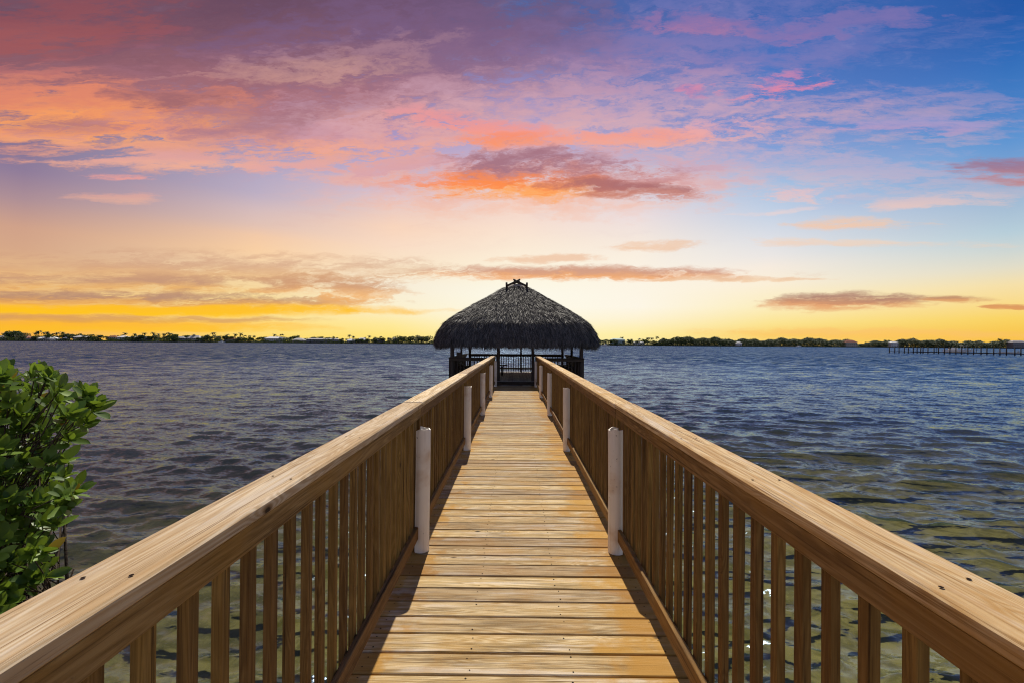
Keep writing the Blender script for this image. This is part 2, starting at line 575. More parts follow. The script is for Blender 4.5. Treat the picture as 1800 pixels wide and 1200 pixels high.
    h = t.m('MULTIPLY_ADD', fib, -1.0, t.m('MULTIPLY', fib2, -0.8))
    t.link(h, bp.inputs['Height'])
    principled(t, out, hsv.outputs[0], 0.78, 0.18, bp.outputs[0])
    return m


def plain(name, col, rough=0.7, spec=0.25, var=0.25, scale=6.0, bump=0.0, bscale=40.0):
    m, t, out = new_mat(name)
    tc = t.n('ShaderNodeTexCoord').outputs['Object']
    n = t.noise(tc, scale, 5, 0.6)
    oi = t.n('ShaderNodeObjectInfo').outputs['Random']
    f = t.m('ADD', t.linr(n, 0.25, 0.75, 1 - var, 1 + var), t.m('MULTIPLY', t.m('SUBTRACT', oi, 0.5), var))
    hsv = t.n('ShaderNodeHueSaturation')
    t.link(f, hsv.inputs['Value'])
    hsv.inputs['Color'].default_value = (*col, 1)
    nm = None
    if bump:
        bp = t.n('ShaderNodeBump')
        bp.inputs['Strength'].default_value = bump
        bp.inputs['Distance'].default_value = 0.01
        t.link(t.noise(tc, bscale, 4, 0.6), bp.inputs['Height'])
        nm = bp.outputs[0]
    principled(t, out, hsv.outputs[0], rough, spec, nm)
    return m


M = {}
M['plank'] = wood('deck_timber', 'X', (0.66, 0.50, 0.29, 1), (0.40, 0.255, 0.10, 1), (0.10, 0.054, 0.02, 1),
                  stain=(0.46, 0.21, 0.014, 1), stain_amt=0.35, weather=0.7, stain_x=(-0.52, 0.36))
M['cap_bleached'] = wood('bleached_cap_timber', 'Y', (0.78, 0.63, 0.43, 1), (0.54, 0.36, 0.18, 1), (0.20, 0.11, 0.04, 1),
                         stain=(0.50, 0.30, 0.10, 1), stain_amt=0.35, weather=0.25, ring_k=20)
M['cap_gold'] = wood('golden_cap_timber', 'Y', (0.74, 0.56, 0.32, 1), (0.52, 0.31, 0.12, 1), (0.18, 0.09, 0.028, 1),
                     stain=(0.46, 0.24, 0.05, 1), stain_amt=0.6, weather=0.3, ring_k=22)
M['rail'] = wood('rail_timber', 'Y', (0.32, 0.19, 0.075, 1), (0.21, 0.11, 0.036, 1), (0.07, 0.034, 0.012, 1),
                 stain=(0.30, 0.14, 0.02, 1), stain_amt=0.5, weather=0.7)
M['baluster'] = wood('baluster_timber', 'Z', (0.31, 0.18, 0.054, 1), (0.185, 0.10, 0.027, 1), (0.055, 0.028, 0.009, 1),
                     stain=(0.18, 0.09, 0.018, 1), stain_amt=0.4, weather=0.6, cross=1.3)
M['old_wood_x'] = wood('old_dark_timber_x', 'X', (0.085, 0.066, 0.05, 1), (0.06, 0.045, 0.034, 1), (0.025, 0.018, 0.014, 1), knots=False)
M['old_wood_y'] = wood('old_dark_timber_y', 'Y', (0.12, 0.10, 0.082, 1), (0.08, 0.066, 0.054, 1), (0.03, 0.024, 0.02, 1), knots=False)
M['old_wood_z'] = wood('old_dark_timber_z', 'Z', (0.085, 0.066, 0.05, 1), (0.06, 0.045, 0.034, 1), (0.025, 0.018, 0.014, 1), knots=False)
M['hut_floor'] = wood('hut_floor_timber', 'Y', (0.56, 0.53, 0.49, 1), (0.40, 0.37, 0.34, 1), (0.10, 0.085, 0.075, 1), knots=False)
M['nail'] = plain('rusty_nail', (0.018, 0.011, 0.008), 0.9, 0.05)
M['seabed_wood'] = plain('wet_piling', (0.07, 0.055, 0.04), 0.7)


def sleeve_material():
    m, t, out = new_mat('white_plastic_sleeve')
    tc = t.n('ShaderNodeTexCoord').outputs['Object']
    oi = t.n('ShaderNodeObjectInfo').outputs['Random']
    co = t.vm('ADD', tc, t.comb(t.m('MULTIPLY', oi, 20.0), 0.0, t.m('MULTIPLY', oi, 9.0)))
    rust = t.m('MULTIPLY', t.smooth(t.noise(co, 3.0, 4, 0.6), 0.50, 0.72), 0.55)
    streak = t.noise(t.vm('MULTIPLY', co, (40, 40, 2.5)), 1.0, 4, 0.6)
    col = t.mix(rust, (0.84, 0.77, 0.67, 1), (0.54, 0.32, 0.14, 1))
    col = t.mix(t.m('MULTIPLY', t.smooth(streak, 0.5, 0.8), 0.35), col, (0.30, 0.22, 0.16, 1))
    spots = t.smooth(t.noise(co, 48.0, 3, 0.5), 0.70, 0.76)
    col = t.mix(t.m('MULTIPLY', spots, 0.7), col, (0.08, 0.06, 0.05, 1))
    principled(t, out, col, 0.45, 0.4)
    return m


M['sleeve'] = sleeve_material()


def thatch_material():
    m, t, out = new_mat('weathered_palm_thatch')
    geo = t.n('ShaderNodeNewGeometry')
    rnd = geo.outputs['Random Per Island']
    tc = t.n('ShaderNodeTexCoord').outputs['Object']
    n = t.noise(tc, 1.1, 4, 0.6)
    rnd = t.m('POWER', rnd, 2.0)
    col = t.mix(rnd, (0.036, 0.032, 0.032, 1), (0.22, 0.20, 0.188, 1))
    col = t.mix(t.smooth(n, 0.35, 0.7), col, t.mix(rnd, (0.026, 0.024, 0.025, 1), (0.20, 0.185, 0.175, 1)))
    d = t.n('ShaderNodeBsdfDiffuse')
    t.link(col, d.inputs[0])
    g = t.n('ShaderNodeBsdfGlossy')
    g.inputs['Roughness'].default_value = 0.45
    g.inputs['Color'].default_value = (0.5, 0.5, 0.5, 1)
    mx = t.n('ShaderNodeMixShader')
    mx.inputs[0].default_value = 0.05
    t.link(d.outputs[0], mx.inputs[1])
    t.link(g.outputs[0], mx.inputs[2])
    t.link(mx.outputs[0], out.inputs[0])
    return m


M['thatch'] = thatch_material()
M['thatch_core'] = plain('thatch_core', (0.035, 0.030, 0.028), 0.95, 0.05)


def leaf_material(name, dark, light, trans=0.35, rough=0.35, island=True):
    m, t, out = new_mat(name)
    geo = t.n('ShaderNodeNewGeometry')
    rnd = geo.outputs['Random Per Island'] if island else t.n('ShaderNodeObjectInfo').outputs['Random']
    col = t.mix(rnd, dark, light)
    warm = t.m('GREATER_THAN', t.m('FRACT', t.m('MULTIPLY', rnd, 17.13)), 0.982)
    if rough < 0.5:
        col = t.mix(warm, col, (0.42, 0.16, 0.02, 1))
    p = t.n('ShaderNodeBsdfPrincipled')
    t.link(col, p.inputs['Base Color'])
    p.inputs['Roughness'].default_value = rough
    p.inputs['Specular IOR Level'].default_value = 0.4
    tr = t.n('ShaderNodeBsdfTranslucent')
    t.link(t.mix(0.6, col, (0.24, 0.34, 0.02, 1)), tr.inputs[0])
    mx = t.n('ShaderNodeMixShader')
    mx.inputs[0].default_value = trans
    t.link(p.outputs[0], mx.inputs[1])
    t.link(tr.outputs[0], mx.inputs[2])
    t.link(mx.outputs[0], out.inputs[0])
    return m


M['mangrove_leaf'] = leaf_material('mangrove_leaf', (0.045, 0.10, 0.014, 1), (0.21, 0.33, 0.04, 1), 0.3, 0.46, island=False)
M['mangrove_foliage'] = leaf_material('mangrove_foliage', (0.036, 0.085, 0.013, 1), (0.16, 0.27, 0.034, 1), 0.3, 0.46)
M['bark'] = plain('mangrove_bark', (0.075, 0.055, 0.04), 0.85, 0.15, 0.4, 20, 0.6)
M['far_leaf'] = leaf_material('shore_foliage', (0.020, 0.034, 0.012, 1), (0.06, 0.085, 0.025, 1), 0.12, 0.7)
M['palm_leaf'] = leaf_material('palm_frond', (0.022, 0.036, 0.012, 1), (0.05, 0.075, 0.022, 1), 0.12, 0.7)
M['trunk'] = plain('palm_trunk', (0.085, 0.07, 0.055), 0.9, 0.1)


def water_material():
    m, t, out = new_mat('bay_water')
    geo = t.n('ShaderNodeNewGeometry')
    pos = geo.outputs['Position']
    px, py, pz = t.sep(pos)
    dist = t.vm('LENGTH', pos)
    dist = t.t.nodes[-1].outputs['Value']
    # wavelets too small to be modelled: slopes taken straight from noise so that they keep their steepness far off
    w = t.vm('MULTIPLY', pos, (0.6, 1.15, 1.0))
    near = t.noise(w, 5.2, 4, 0.6, dist=0.6, color=True)
    far = t.noise(t.vm('MULTIPLY', pos, (0.33, 0.62, 1.0)), 1.5, 4, 0.6, dist=0.4, color=True)
    fine = t.noise(w, 15.0, 3, 0.55, dist=0.5, color=True)
    sl_n = t.vm('ADD', t.vm('MULTIPLY', t.vm('SUBTRACT', near, (0.5, 0.5, 0.5)), (0.50, 0.85, 0.0)),
                t.vm('MULTIPLY', t.vm('SUBTRACT', fine, (0.5, 0.5, 0.5)), (0.35, 0.45, 0.0)))
    ffac = t.linr(dist, 15, 90, 0.0, 1.0)
    sl_f = t.vm('MULTIPLY', t.vm('SUBTRACT', far, (0.5, 0.5, 0.5)), (0.9, 1.7, 0.0))
    sl_f = t.vm('ADD', sl_f, (0.0, -0.28, 0.0))
    sl_f = t.vm('SCALE', sl_f, scale=ffac)
    nrm = t.vm('NORMALIZE', t.vm('ADD', geo.outputs['Normal'], t.vm('ADD', sl_n, sl_f)))
    fr = t.n('ShaderNodeFresnel')
    fr.inputs['IOR'].default_value = 1.333
    t.link(nrm, fr.inputs['Normal'])
    gl = t.n('ShaderNodeBsdfGlossy')
    gl.inputs['Roughness'].default_value = 0.10
    gl.inputs['Color'].default_value = (0.52, 0.72, 1.0, 1)
    t.link(nrm, gl.inputs['Normal'])
    # body of the water: clear over the shallows by the pier, turbid and blue farther out
    tr = t.n('ShaderNodeBsdfTransparent')
    tr.inputs[0].default_value = (0.74, 0.80, 0.66, 1)
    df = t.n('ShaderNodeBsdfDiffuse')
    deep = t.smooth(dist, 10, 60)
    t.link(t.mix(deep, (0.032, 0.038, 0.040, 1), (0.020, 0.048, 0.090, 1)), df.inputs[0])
    t.link(nrm, df.inputs['Normal'])
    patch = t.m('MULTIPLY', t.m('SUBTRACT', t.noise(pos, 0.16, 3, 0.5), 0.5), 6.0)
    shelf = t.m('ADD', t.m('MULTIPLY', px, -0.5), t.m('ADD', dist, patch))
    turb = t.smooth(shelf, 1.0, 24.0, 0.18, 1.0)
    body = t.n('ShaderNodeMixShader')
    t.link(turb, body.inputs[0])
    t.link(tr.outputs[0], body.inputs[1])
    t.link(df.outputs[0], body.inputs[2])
    mx = t.n('ShaderNodeMixShader')
    t.link(fr.outputs[0], mx.inputs[0])
    t.link(body.outputs[0], mx.inputs[1])
    t.link(gl.outputs[0], mx.inputs[2])
    t.link(mx.outputs[0], out.inputs[0])
    return m


M['water'] = water_material()


def seabed_material():
    m, t, out = new_mat('sandy_seabed')
    pos = t.n('ShaderNodeNewGeometry').outputs['Position']
    n1 = t.noise(pos, 0.55, 4, 0.6)
    n2 = t.noise(pos, 3.2, 5, 0.65, dist=0.8)
    n3 = t.noise(pos, 14.0, 4, 0.6)
    col = t.mix(t.smooth(n2, 0.38, 0.64), (0.46, 0.36, 0.17, 1), (0.24, 0.19, 0.075, 1))
    col = t.mix(t.m('MULTIPLY', t.smooth(n1, 0.50, 0.66), 0.6), col, (0.075, 0.07, 0.03, 1))
    col = t.mix(t.m('MULTIPLY', t.smooth(n3, 0.55, 0.75), 0.5), col, (0.50, 0.42, 0.24, 1))
    principled(t, out, col, 0.9, 0.1)
    return m


M['seabed'] = seabed_material()
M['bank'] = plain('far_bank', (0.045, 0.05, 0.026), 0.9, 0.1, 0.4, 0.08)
M['seawall'] = plain('seawall_concrete', (0.10, 0.095, 0.085), 0.9, 0.1, 0.4, 0.2)

# ------------------------------------------------------------------ water, seabed, far land


def shore_y(x):
    """the far bank runs a little nearer on the left"""
    return 800 + 0.09 * x + 18 * math.sin(x / 90.0) + 10 * math.sin(x / 37.0 + 1)


def build_water():
    nr, nc = 1450, 420
    apex = np.array([0.0, -3.0])
    r = 0.5 * (1700 / 0.5) ** (np.arange(nr) / (nr - 1))
    th = np.radians(np.linspace(-76, 76, nc))
    rr, tt = np.meshgrid(r, th, indexing='ij')
    X = apex[0] + rr * np.sin(tt)
    Y = apex[1] + rr * np.cos(tt)
    step = np.maximum(rr * math.log(1700 / 0.5) / (nr - 1), rr * np.radians(152) / (nc - 1))
    Z = np.zeros_like(X)
    DX = np.zeros_like(X)
    DY = np.zeros_like(X)
    nw = 90
    lam = 0.24 * (5.0 / 0.24) ** RNG.random(nw)
    ang = RNG.normal(0.0, 0.50, nw) + 0.10
    ph = RNG.random(nw) * 6.283
    for L, a, p in zip(lam, ang, ph):
        k = 2 * math.pi / L
        amp = 0.0086 * L ** 0.70 * math.exp(-(L / 2.3) ** 2)
        fade = np.clip((L / step - 2.5) / 3.0, 0, 1)
        phase = k * (X * math.sin(a) + Y * math.cos(a)) + p
        Z += amp * fade * np.cos(phase)
        q = 0.75 * amp * fade * np.sin(phase)
        DX -= q * math.sin(a)
        DY -= q * math.cos(a)
    gust = 0.80 + 0.35 * np.sin(X * 0.11 + 1.3 * np.sin(Y * 0.07)) * np.sin(Y * 0.09 + 0.6)
    Z *= gust
    verts = np.stack([X + DX, Y + DY, Z + WATER], -1).reshape(-1, 3)
    i = np.arange(nr - 1)[:, None] * nc + np.arange(nc - 1)[None, :]
    i = i.ravel()
    faces = np.stack([i, i + 1, i + nc + 1, i + nc], -1)
    o = mesh_obj('water', np_mesh('water', verts, faces, True), M['water'])
    tag(o, 'choppy blue grey bay water around the boardwalk', 'water', kind='structure')


build_water()


def build_seabed():
    xs = np.concatenate([[-1800, -400, -120], np.linspace(-40, 40, 81), [120, 400, 1800]])
    ys = np.concatenate([np.linspace(-6, 50, 71), [80, 200, 600, 1750]])
    X, Y = np.meshgrid(xs, ys, indexing='ij')
    dist = np.hypot(X, Y)
    Z = -0.55 - 0.035 * np.clip(Y, 0, 60) + 0.015 * np.clip(X, -20, 20) + 0.05 * np.sin(X * 1.3 + np.sin(Y)) * np.sin(Y * 0.9)
    verts = np.stack([X, Y, Z], -1).reshape(-1, 3)
    n0, n1 = X.shape
    i = (np.arange(n0 - 1)[:, None] * n1 + np.arange(n1 - 1)[None, :]).ravel()
    faces = np.stack([i, i + n1, i + n1 + 1, i + 1], -1)
    o = mesh_obj('seabed', np_mesh('seabed', verts, faces, True), M['seabed'])
    tag(o, 'sandy weed patched seabed under the shallows', 'seabed', kind='structure')


build_seabed()


def build_bank():
    v, f = [], []
    xs = [-2200 + 20 * i for i in range(231)]
    for x in xs:
        y = shore_y(x)
        v += [(x, y, -3), (x, y + 0.3, 0.9), (x, y + 6, 1.1), (x, y + 60, 2.0), (x, 4500, 2.2)]
    for i in range(len(xs) - 1):
        a, b = i * 5, (i + 1) * 5
        for k in range(4):
            f.append((a + k, b + k, b + k + 1, a + k + 1))
    o = mesh_obj('far_bank', from_py('far_bank', v, f), M['bank'])
    tag(o, 'low green bank of the far shore', 'shore', kind='structure')


build_bank()

# ------------------------------------------------------------------ boardwalk
PC = 0.03                     # the pier's centre line
HALF = 0.785
PITCH_B = 0.1435
Y0, Y1 = -2.7, 16.0
POSTS = [3.26 + 3.06 * k for k in range(-2, 5)]

bw = tag(empty('boardwalk', (PC, Y0, 0)), 'long straight boardwalk of weathered planks leading to the thatched hut', 'boardwalk')


def child(name, size, world, mat, parent, rot=(0, 0, 0), ch=0.003):
    """a box part given in world coordinates under an unrotated empty"""
    p = parent
    off = Vector(p.location) if p.parent is None else Vector(p.location) + Vector(p.parent.location)
    return box(name, size, Vector(world) - off, mat, parent, rot, ch)


nails = []
y = Y0
i = 0
rp = random.Random(3)
while y < Y1 - 0.05:
    w = PITCH_B - 0.0105
    dz = rp.uniform(-0.0025, 0.0025)
    ln = 2 * HALF + rp.choice([-0.01, 0, 0.006, 0.012])
    child('plank', (ln, w, 0.036), (PC + rp.uniform(-.006, .006), y + PITCH_B / 2 + rp.uniform(-.0012, .0012), DECK - 0.018 + dz), M['plank'], bw,
          (0, rp.uniform(-.0012, .0012), rp.uniform(-.0016, .0016)), 0.004)
    for sx in (-0.72, -0.24, 0.24, 0.72):
        for sy in (-0.04, 0.04):
            if rp.random() < 0.93:
                nails.append((PC + sx + rp.uniform(-.012, .012), y + PITCH_B / 2 + sy + rp.uniform(-.01, .01), DECK + dz + 0.0012))
    y += PITCH_B
    i += 1
v, f = [], []
for (a, b, c) in nails:
    n0 = len(v)
    rr_ = rp.uniform(0.003, 0.0052)
    for k in range(6):
        v.append((a - PC + rr_ * math.cos(k * 1.047), b - Y0 + rr_ * math.sin(k * 1.047), c))
    f.append(tuple(range(n0, n0 + 6)))
no = mesh_obj('nail_heads', from_py('nail_heads', v, f), M['nail'], bw)
no['kind'] = 'stuff'
for sx in (-0.72, -0.24, 0.24, 0.72):
    child('joist', (0.045, Y1 - Y0 - 0.02, 0.19), (PC + sx, (Y0 + Y1) / 2, DECK - 0.036 - 0.10), M['rail'], bw, ch=0.004)
for py_ in POSTS:
    for s in (-1, 1):
        tube_obj('piling', [(0, 0, -2.6), (0, 0, DECK - 0.235)], [0.10, 0.095], M['seabed_wood'], bw, 12,
                 (s * 0.62, py_ - Y0, 0))
    child('cross_beam', (1.52, 0.09, 0.20), (PC, py_ + 0.16, DECK - 0.34), M['rail'], bw, ch=0.004)


# ------------------------------------------------------------------ railings
def half_sleeve(seed, flip):
    """a length of plastic pipe split down its side and wrapped on the walkway side of a post"""
    rs = random.Random(seed)
    ro, ri, h = 0.057, 0.050, 0.885 + rs.uniform(-.012, .012)
    a0, a1 = R(-135), R(120)
    n = 22
    v, f = [], []
    lv = [0.0, 0.25, 0.5, 0.75, 1.0]
    for li, l in enumerate(lv):
        for k in range(n + 1):
            a = a0 + (a1 - a0) * k / n
            if flip:
                a = math.pi - a
            z = l * h
            if li == len(lv) - 1:
                z += 0.006 * math.sin(a * 2 + seed) + 0.004 * math.sin(a * 5 + seed)
            wob = 0.0015 * math.sin(l * 5 + seed)
            for r_ in (ro, ri):
                v.append((r_ * math.cos(a) + wob, r_ * math.sin(a), z))
    row = 2 * (n + 1)
    for li in range(len(lv) - 1):
        for k in range(n):
            p = li * row + 2 * k
            f.append((p, p + 2, p + 2 + row, p + row))
            f.append((p + 1, p + 1 + row, p + 3 + row, p + 3))
        for k in (0, n):
            p = li * row + 2 * k
            f.append((p, p + row, p + row + 1, p + 1))
    t0 = (len(lv) - 1) * row
    for k in range(n):
        f.append((t0 + 2 * k, t0 + 2 * k + 2, t0 + 2 * k + 3, t0 + 2 * k + 1))
        f.append((2 * k, 2 * k + 1, 2 * k + 3, 2 * k + 2))
    me = from_py('sleeve', v, f, True)
    bm = bmesh.new()
    bm.from_mesh(me)
    bmesh.ops.recalc_face_normals(bm, faces=list(bm.faces))
    for e in bm.edges:
        if len(e.link_faces) == 2 and e.link_faces[0].normal.angle(e.link_faces[1].normal, 0) > 0.9:
            e.smooth = False
    bm.to_mesh(me)
    bm.free()
    return me


RAIL_H = 1.077
BAL_P = 0.1140


def railing(side, label, capmat):
    rr_ = random.Random(21 + side)
    base = (PC + side * 0.77, POSTS[0], DECK)
    t = tag(empty('railing', base), label, 'railing', 'wooden railings of the boardwalk')
    X = lambda d: PC + side * d
    for k, py_ in enumerate(POSTS):
        child('post', (0.088, 0.088, RAIL_H - 0.04 + 0.25), (X(0.7975), py_, DECK + (RAIL_H - 0.04 - 0.25) / 2), M['baluster'], t, ch=0.004)
        s = mesh_obj('post_sleeve', half_sleeve(k * 2 + (side > 0), side > 0), M['sleeve'], t,
                     Vector((X(0.700 + (0.016 if side > 0 else 0)), py_ - 0.012, DECK + 0.003)) - t.location, (rr_.uniform(-.006, .006), rr_.uniform(-.006, .006), 0))
    ends = POSTS + [Y1 - 0.02]
    sv, sf = [], []

    def screw(x, yy, z):
        n0 = len(sv)
        for q in range(6):
            sv.append((x - base[0] + .0045 * math.cos(q * 1.047), yy - base[1] + .0045 * math.sin(q * 1.047), z - base[2]))
        sf.append(tuple(range(n0, n0 + 6)))
    for a, b in zip(ends, ends[1:]):
        ln = b - a - 0.007
        cy = (a + b) / 2
        short = ln < 1.0
        # the boards never line up perfectly
        dx, dzr, rz = rr_.uniform(-.006, .006), rr_.uniform(-.004, .004), rr_.uniform(-.0022, .0022)
        child('cap_rail', (0.143, ln, 0.038), (X(0.775) + dx, cy, DECK + RAIL_H - 0.019 + dzr), capmat, t, (0, rr_.uniform(-.01, .01), rz), 0.006)
        child('top_rail', (0.028, ln, 0.072), (X(0.7265) + dx, cy, DECK + RAIL_H - 0.0385 - 0.036 + dzr), M['rail'], t, (0, 0, rz), 0.004)
        for yy in [a + .03, b - .03] + [a + (b - a) * q / 5 for q in range(1, 5)]:
            for d_ in (0.735, 0.812):
                screw(X(d_) + rr_.uniform(-.006, .006), yy + rr_.uniform(-.02, .02), DECK + RAIL_H + 0.0022 + dzr)
        g0, g1 = a + 0.052, b - (0.052 if not short else 0.0)
        child('bottom_rail', (0.028, g1 - g0, 0.088), (X(0.7265), (g0 + g1) / 2, DECK + 0.10 + 0.044), M['rail'], t,
              (rr_.uniform(-.002, .002), 0, rr_.uniform(-.002, .002)), 0.004)
        nb = max(1, round((b - a - 0.10) / BAL_P))
        for j in range(nb):
            yy = a + 0.05 + (b - a - 0.10) * (j + 0.5) / nb + rr_.uniform(-.004, .004)
            zz0, zz1 = 0.085 + rr_.uniform(-.012, .004), RAIL_H - 0.040
            child('baluster', (0.026, 0.035, 0.95), (X(0.7555), yy, DECK + (zz0 + zz1) / 2), M['baluster'], t,
                  (rr_.uniform(-.003, .003), rr_.uniform(-.002, .002), rr_.uniform(-.05, .05)), 0.002)
    so = mesh_obj('screw_heads', from_py('screw_heads', sv, sf), M['nail'], t)
    so['kind'] = 'stuff'
    return t


railing(-1, 'left railing of the boardwalk with bleached pale cap boards', M['cap_bleached'])
railing(1, 'right railing of the boardwalk with golden brown cap boards', M['cap_gold'])

# ------------------------------------------------------------------ thatched hut
HX, HY0, HY1 = PC + 0.03, 16.02, 21.7
HW = 2.43
FLOOR = DECK + 0.15
HYC = (HY0 + HY1) / 2
hut = tag(empty('thatched_hut', (HX, HYC, 0)), 'open sided hut with a shaggy palm thatch roof at the end of the boardwalk', 'hut')


def build_hut():
    rh = random.Random(5)
    # floor boards run away from the boardwalk
    fl = child('floor_frame', (2 * HW, HY1 - HY0, 0.10), (HX, HYC, FLOOR - 0.032 - 0.05), M['old_wood_x'], hut, ch=0.005)
    n = 34
    wb = 2 * HW / n
    for k in range(n):
        box('floor_plank', (wb - 0.010, HY1 - HY0 + 0.06, 0.030), (-HW + (k + .5) * wb, 0, 0.05 + 0.0152 + rh.uniform(0, .002)), M['hut_floor'], fl, ch=0.003)
    child('step_riser', (1.5, 0.035, 0.14), (HX, HY0 - 0.050, DECK + 0.072), M['old_wood_x'], hut, ch=0.003)
    # posts
    top = CAM.z + 0.30
    spots = [(-2.33, HY0 + 0.10, .075), (-0.66, HY0 + 0.10, .062), (0.60, HY0 + 0.10, .062), (2.33, HY0 + 0.10, .075),
             (-2.33, HYC, .045), (2.33, HYC, .055), (-2.25, HY1 - 0.1, .065), (2.25, HY1 - 0.1, .065), (0.24, HY1 - 0.1, .045)]
    for (sx, sy, r_) in spots:
        tube_obj('roof_post', [(0, 0, -2.8), (0.01, 0, 1.0), (rh.uniform(-.02, .02), 0, top)], [r_ * 1.1, r_, r_ * .92], M['old_wood_z'], hut, 12, (sx, sy - HYC, 0))
    # railing panels
    RH = 0.84

    def panel(x0, y0, x1, y1):
        ln = math.hypot(x1 - x0, y1 - y0)
        along_x = abs(x1 - x0) > abs(y1 - y0)
        cx, cy = (x0 + x1) / 2, (y0 + y1) / 2
        d = lambda l, w, h: (l, w, h) if along_x else (w, l, h)
        mt = M['old_wood_x'] if along_x else M['old_wood_y']
        pr = child('rail_panel', d(ln, 0.14, 0.036), (HX + cx, cy, FLOOR + RH - 0.018), mt, hut, ch=0.004)
        box('top_rail', d(ln - .01, 0.036, 0.085), (0, 0, -0.0615), mt, pr)
        box('bottom_rail', d(ln - .01, 0.036, 0.085), (0, 0, -RH + 0.018 + 0.14), mt, pr)
        nb = int(ln / 0.118)
        for j in range(nb):
            s = -ln / 2 + ln * (j + .5) / nb
            off = 0.0372
            p = (s, off, -0.42) if along_x else (s and off * (1 if x0 > 0 else -1), s, -0.42)
            box('baluster', (0.036, 0.036, 0.77), p, M['old_wood_z'], pr, (0, 0, rh.uniform(-.03, .03)), 0.002)

    panel(-2.43, HY0 + 0.02, -0.75, HY0 + 0.02)
    panel(0.70, HY0 + 0.02, 2.43, HY0 + 0.02)
    panel(-2.40, HY0 + 0.12, -2.40, HY1 - 0.1)
    panel(2.40, HY0 + 0.12, 2.40, HY1 - 0.1)
    panel(-2.32, HY1 - 0.02, 2.32, HY1 - 0.02)
    # eave beams and rafters under the thatch
    for sy in (HY0 + 0.1, HY1 - 0.1):
        tube_obj('eave_beam', [(-2.45, 0, 0), (2.45, 0, 0)], [.06, .055], M['old_wood_x'], hut, 8, (0, sy - HYC, CAM.z + 0.30))
    for sx in (-2.33, 2.33):
        tube_obj('eave_beam', [(0, -2.7, 0), (0, 2.7, 0)], [.06, .055], M['old_wood_y'], hut, 8, (sx, 0, CAM.z + 0.18))

    # roof: rounded hip with a short ridge. (half width from the ridge ends, height above eye level)
    prof = [(0.0, 2.44), (0.16, 2.37), (0.34, 2.26), (0.80, 1.96), (1.46, 1.55), (2.14, 1.08), (2.49, 0.80), (2.71, 0.50),
            (2.82, 0.27), (2.86, 0.10), (2.84, 0.02)]
    RIDGE = 0.36

    def plan(d, h, a):
        """point of the roof at outward distance d and bearing a"""
        n_ = 2.0 + 2.2 * min(1, d / 2.2)
        ca, sa = math.cos(a), math.sin(a)
        k = (abs(ca) ** n_ + abs(sa) ** n_) ** (-1 / n_)
        x = ca * k * (d + RIDGE)
        y = sa * k * (d * 1.07 + 0.10)
        return Vector((x, y, CAM.z + h))

    def on(s, a):
        """s along the profile 0 to 1"""
        q = s * (len(prof) - 1)
        i_ = min(int(q), len(prof) - 2)
        f_ = q - i_
        d = prof[i_][0] * (1 - f_) + prof[i_ + 1][0] * f_
        h = prof[i_][1] * (1 - f_) + prof[i_ + 1][1] * f_
        return plan(d, h, a)

    na = 72
    v, f = [], []
    for (d, h) in prof:
        for k in range(na):
            p = plan(max(d - 0.05, 0.01), h - 0.05, 2 * math.pi * k / na)
            v.append(p)
    for j in range(len(prof) - 1):
        for k in range(na):
            f.append((j * na + k, (j + 1) * na + k, (j + 1) * na + (k + 1) % na, j * na + (k + 1) % na))
    f.append(tuple(range(na)))
    roof = mesh_obj('roof', from_py('roof', v, f, True), M['thatch_core'], hut)
    # thatch: tens of thousands of leaflets laid in courses
    lens = [0]
    for (a, b) in zip(prof, prof[1:]):
        lens.append(lens[-1] + math.hypot(b[0] - a[0], b[1] - a[1]) )
    tot = lens[-1]
    V, F = [], []
    rt = random.Random(9)

    def strand(p, down, nrm, ln, wd, droop):
        side_ = down.cross(nrm).normalized()
        side_ = (side_ + nrm * rt.uniform(-.7, .7)).normalized()
        p1 = p + down * ln * 0.55 + nrm * 0.0
        p2 = p + down * ln + Vector((0, 0, -droop))
        b = len(V)
        V.extend([p - side_ * wd * .5, p + side_ * wd * .5, p1 + side_ * wd * .5, p1 - side_ * wd * .5, p2])
        F.append((b, b + 1, b + 2, b + 3))
        F.append((b + 3, b + 2, b + 4))

    N = 80000
    for _ in range(N):
        # area-like sampling: more strands toward the eave
        u = math.sqrt(rt.random()) * tot
        u = max(u, 0.12)
        i_ = 0
        while i_ < len(lens) - 2 and lens[i_ + 1] < u:
            i_ += 1
        s = (i_ + (u - lens[i_]) / (lens[i_ + 1] - lens[i_])) / (len(prof) - 1)
        a = rt.random() * 2 * math.pi
        p = on(s, a)
        q = on(min(1.0, s + 0.02), a)
        e = on(s, a + 0.01)
        down = (q - p)
        if down.length < 1e-5:
            down = Vector((0, 0, -1))
        down.normalize()
        nrm = (e - p).cross(down)
        nrm.normalize()
        if nrm.dot(Vector((math.cos(a), math.sin(a), 0.6))) < 0:
            nrm = -nrm
        tang = (e - p).normalized()
        dd = (down + tang * rt.gauss(0, .26) + nrm * rt.uniform(0.0, .26)).normalized()
        strand(p - nrm * rt.uniform(0.02, .06), dd, nrm, rt.uniform(.16, .38), rt.uniform(.007, .017), rt.uniform(0, .03))
    # ragged fringe hanging from the eave
    for _ in range(9000):
        a = rt.random() * 2 * math.pi
        s = rt.uniform(0.86, 1.0)
        p = on(s, a)
        p = p - Vector((math.cos(a), math.sin(a), 0)) * rt.uniform(0, .30)
        tang = Vector((-math.sin(a), math.cos(a), 0))
        nrm = Vector((math.cos(a), math.sin(a), 0))
        long_ = 0.17 + 0.06 * math.sin(a * 9) + 0.05 * math.sin(a * 23 + 1)
        dd = (Vector((0, 0, -1)) + tang * rt.gauss(0, .22) + nrm * rt.gauss(0, .15)).normalized()
        p.z = min(p.z, CAM.z + 0.20)
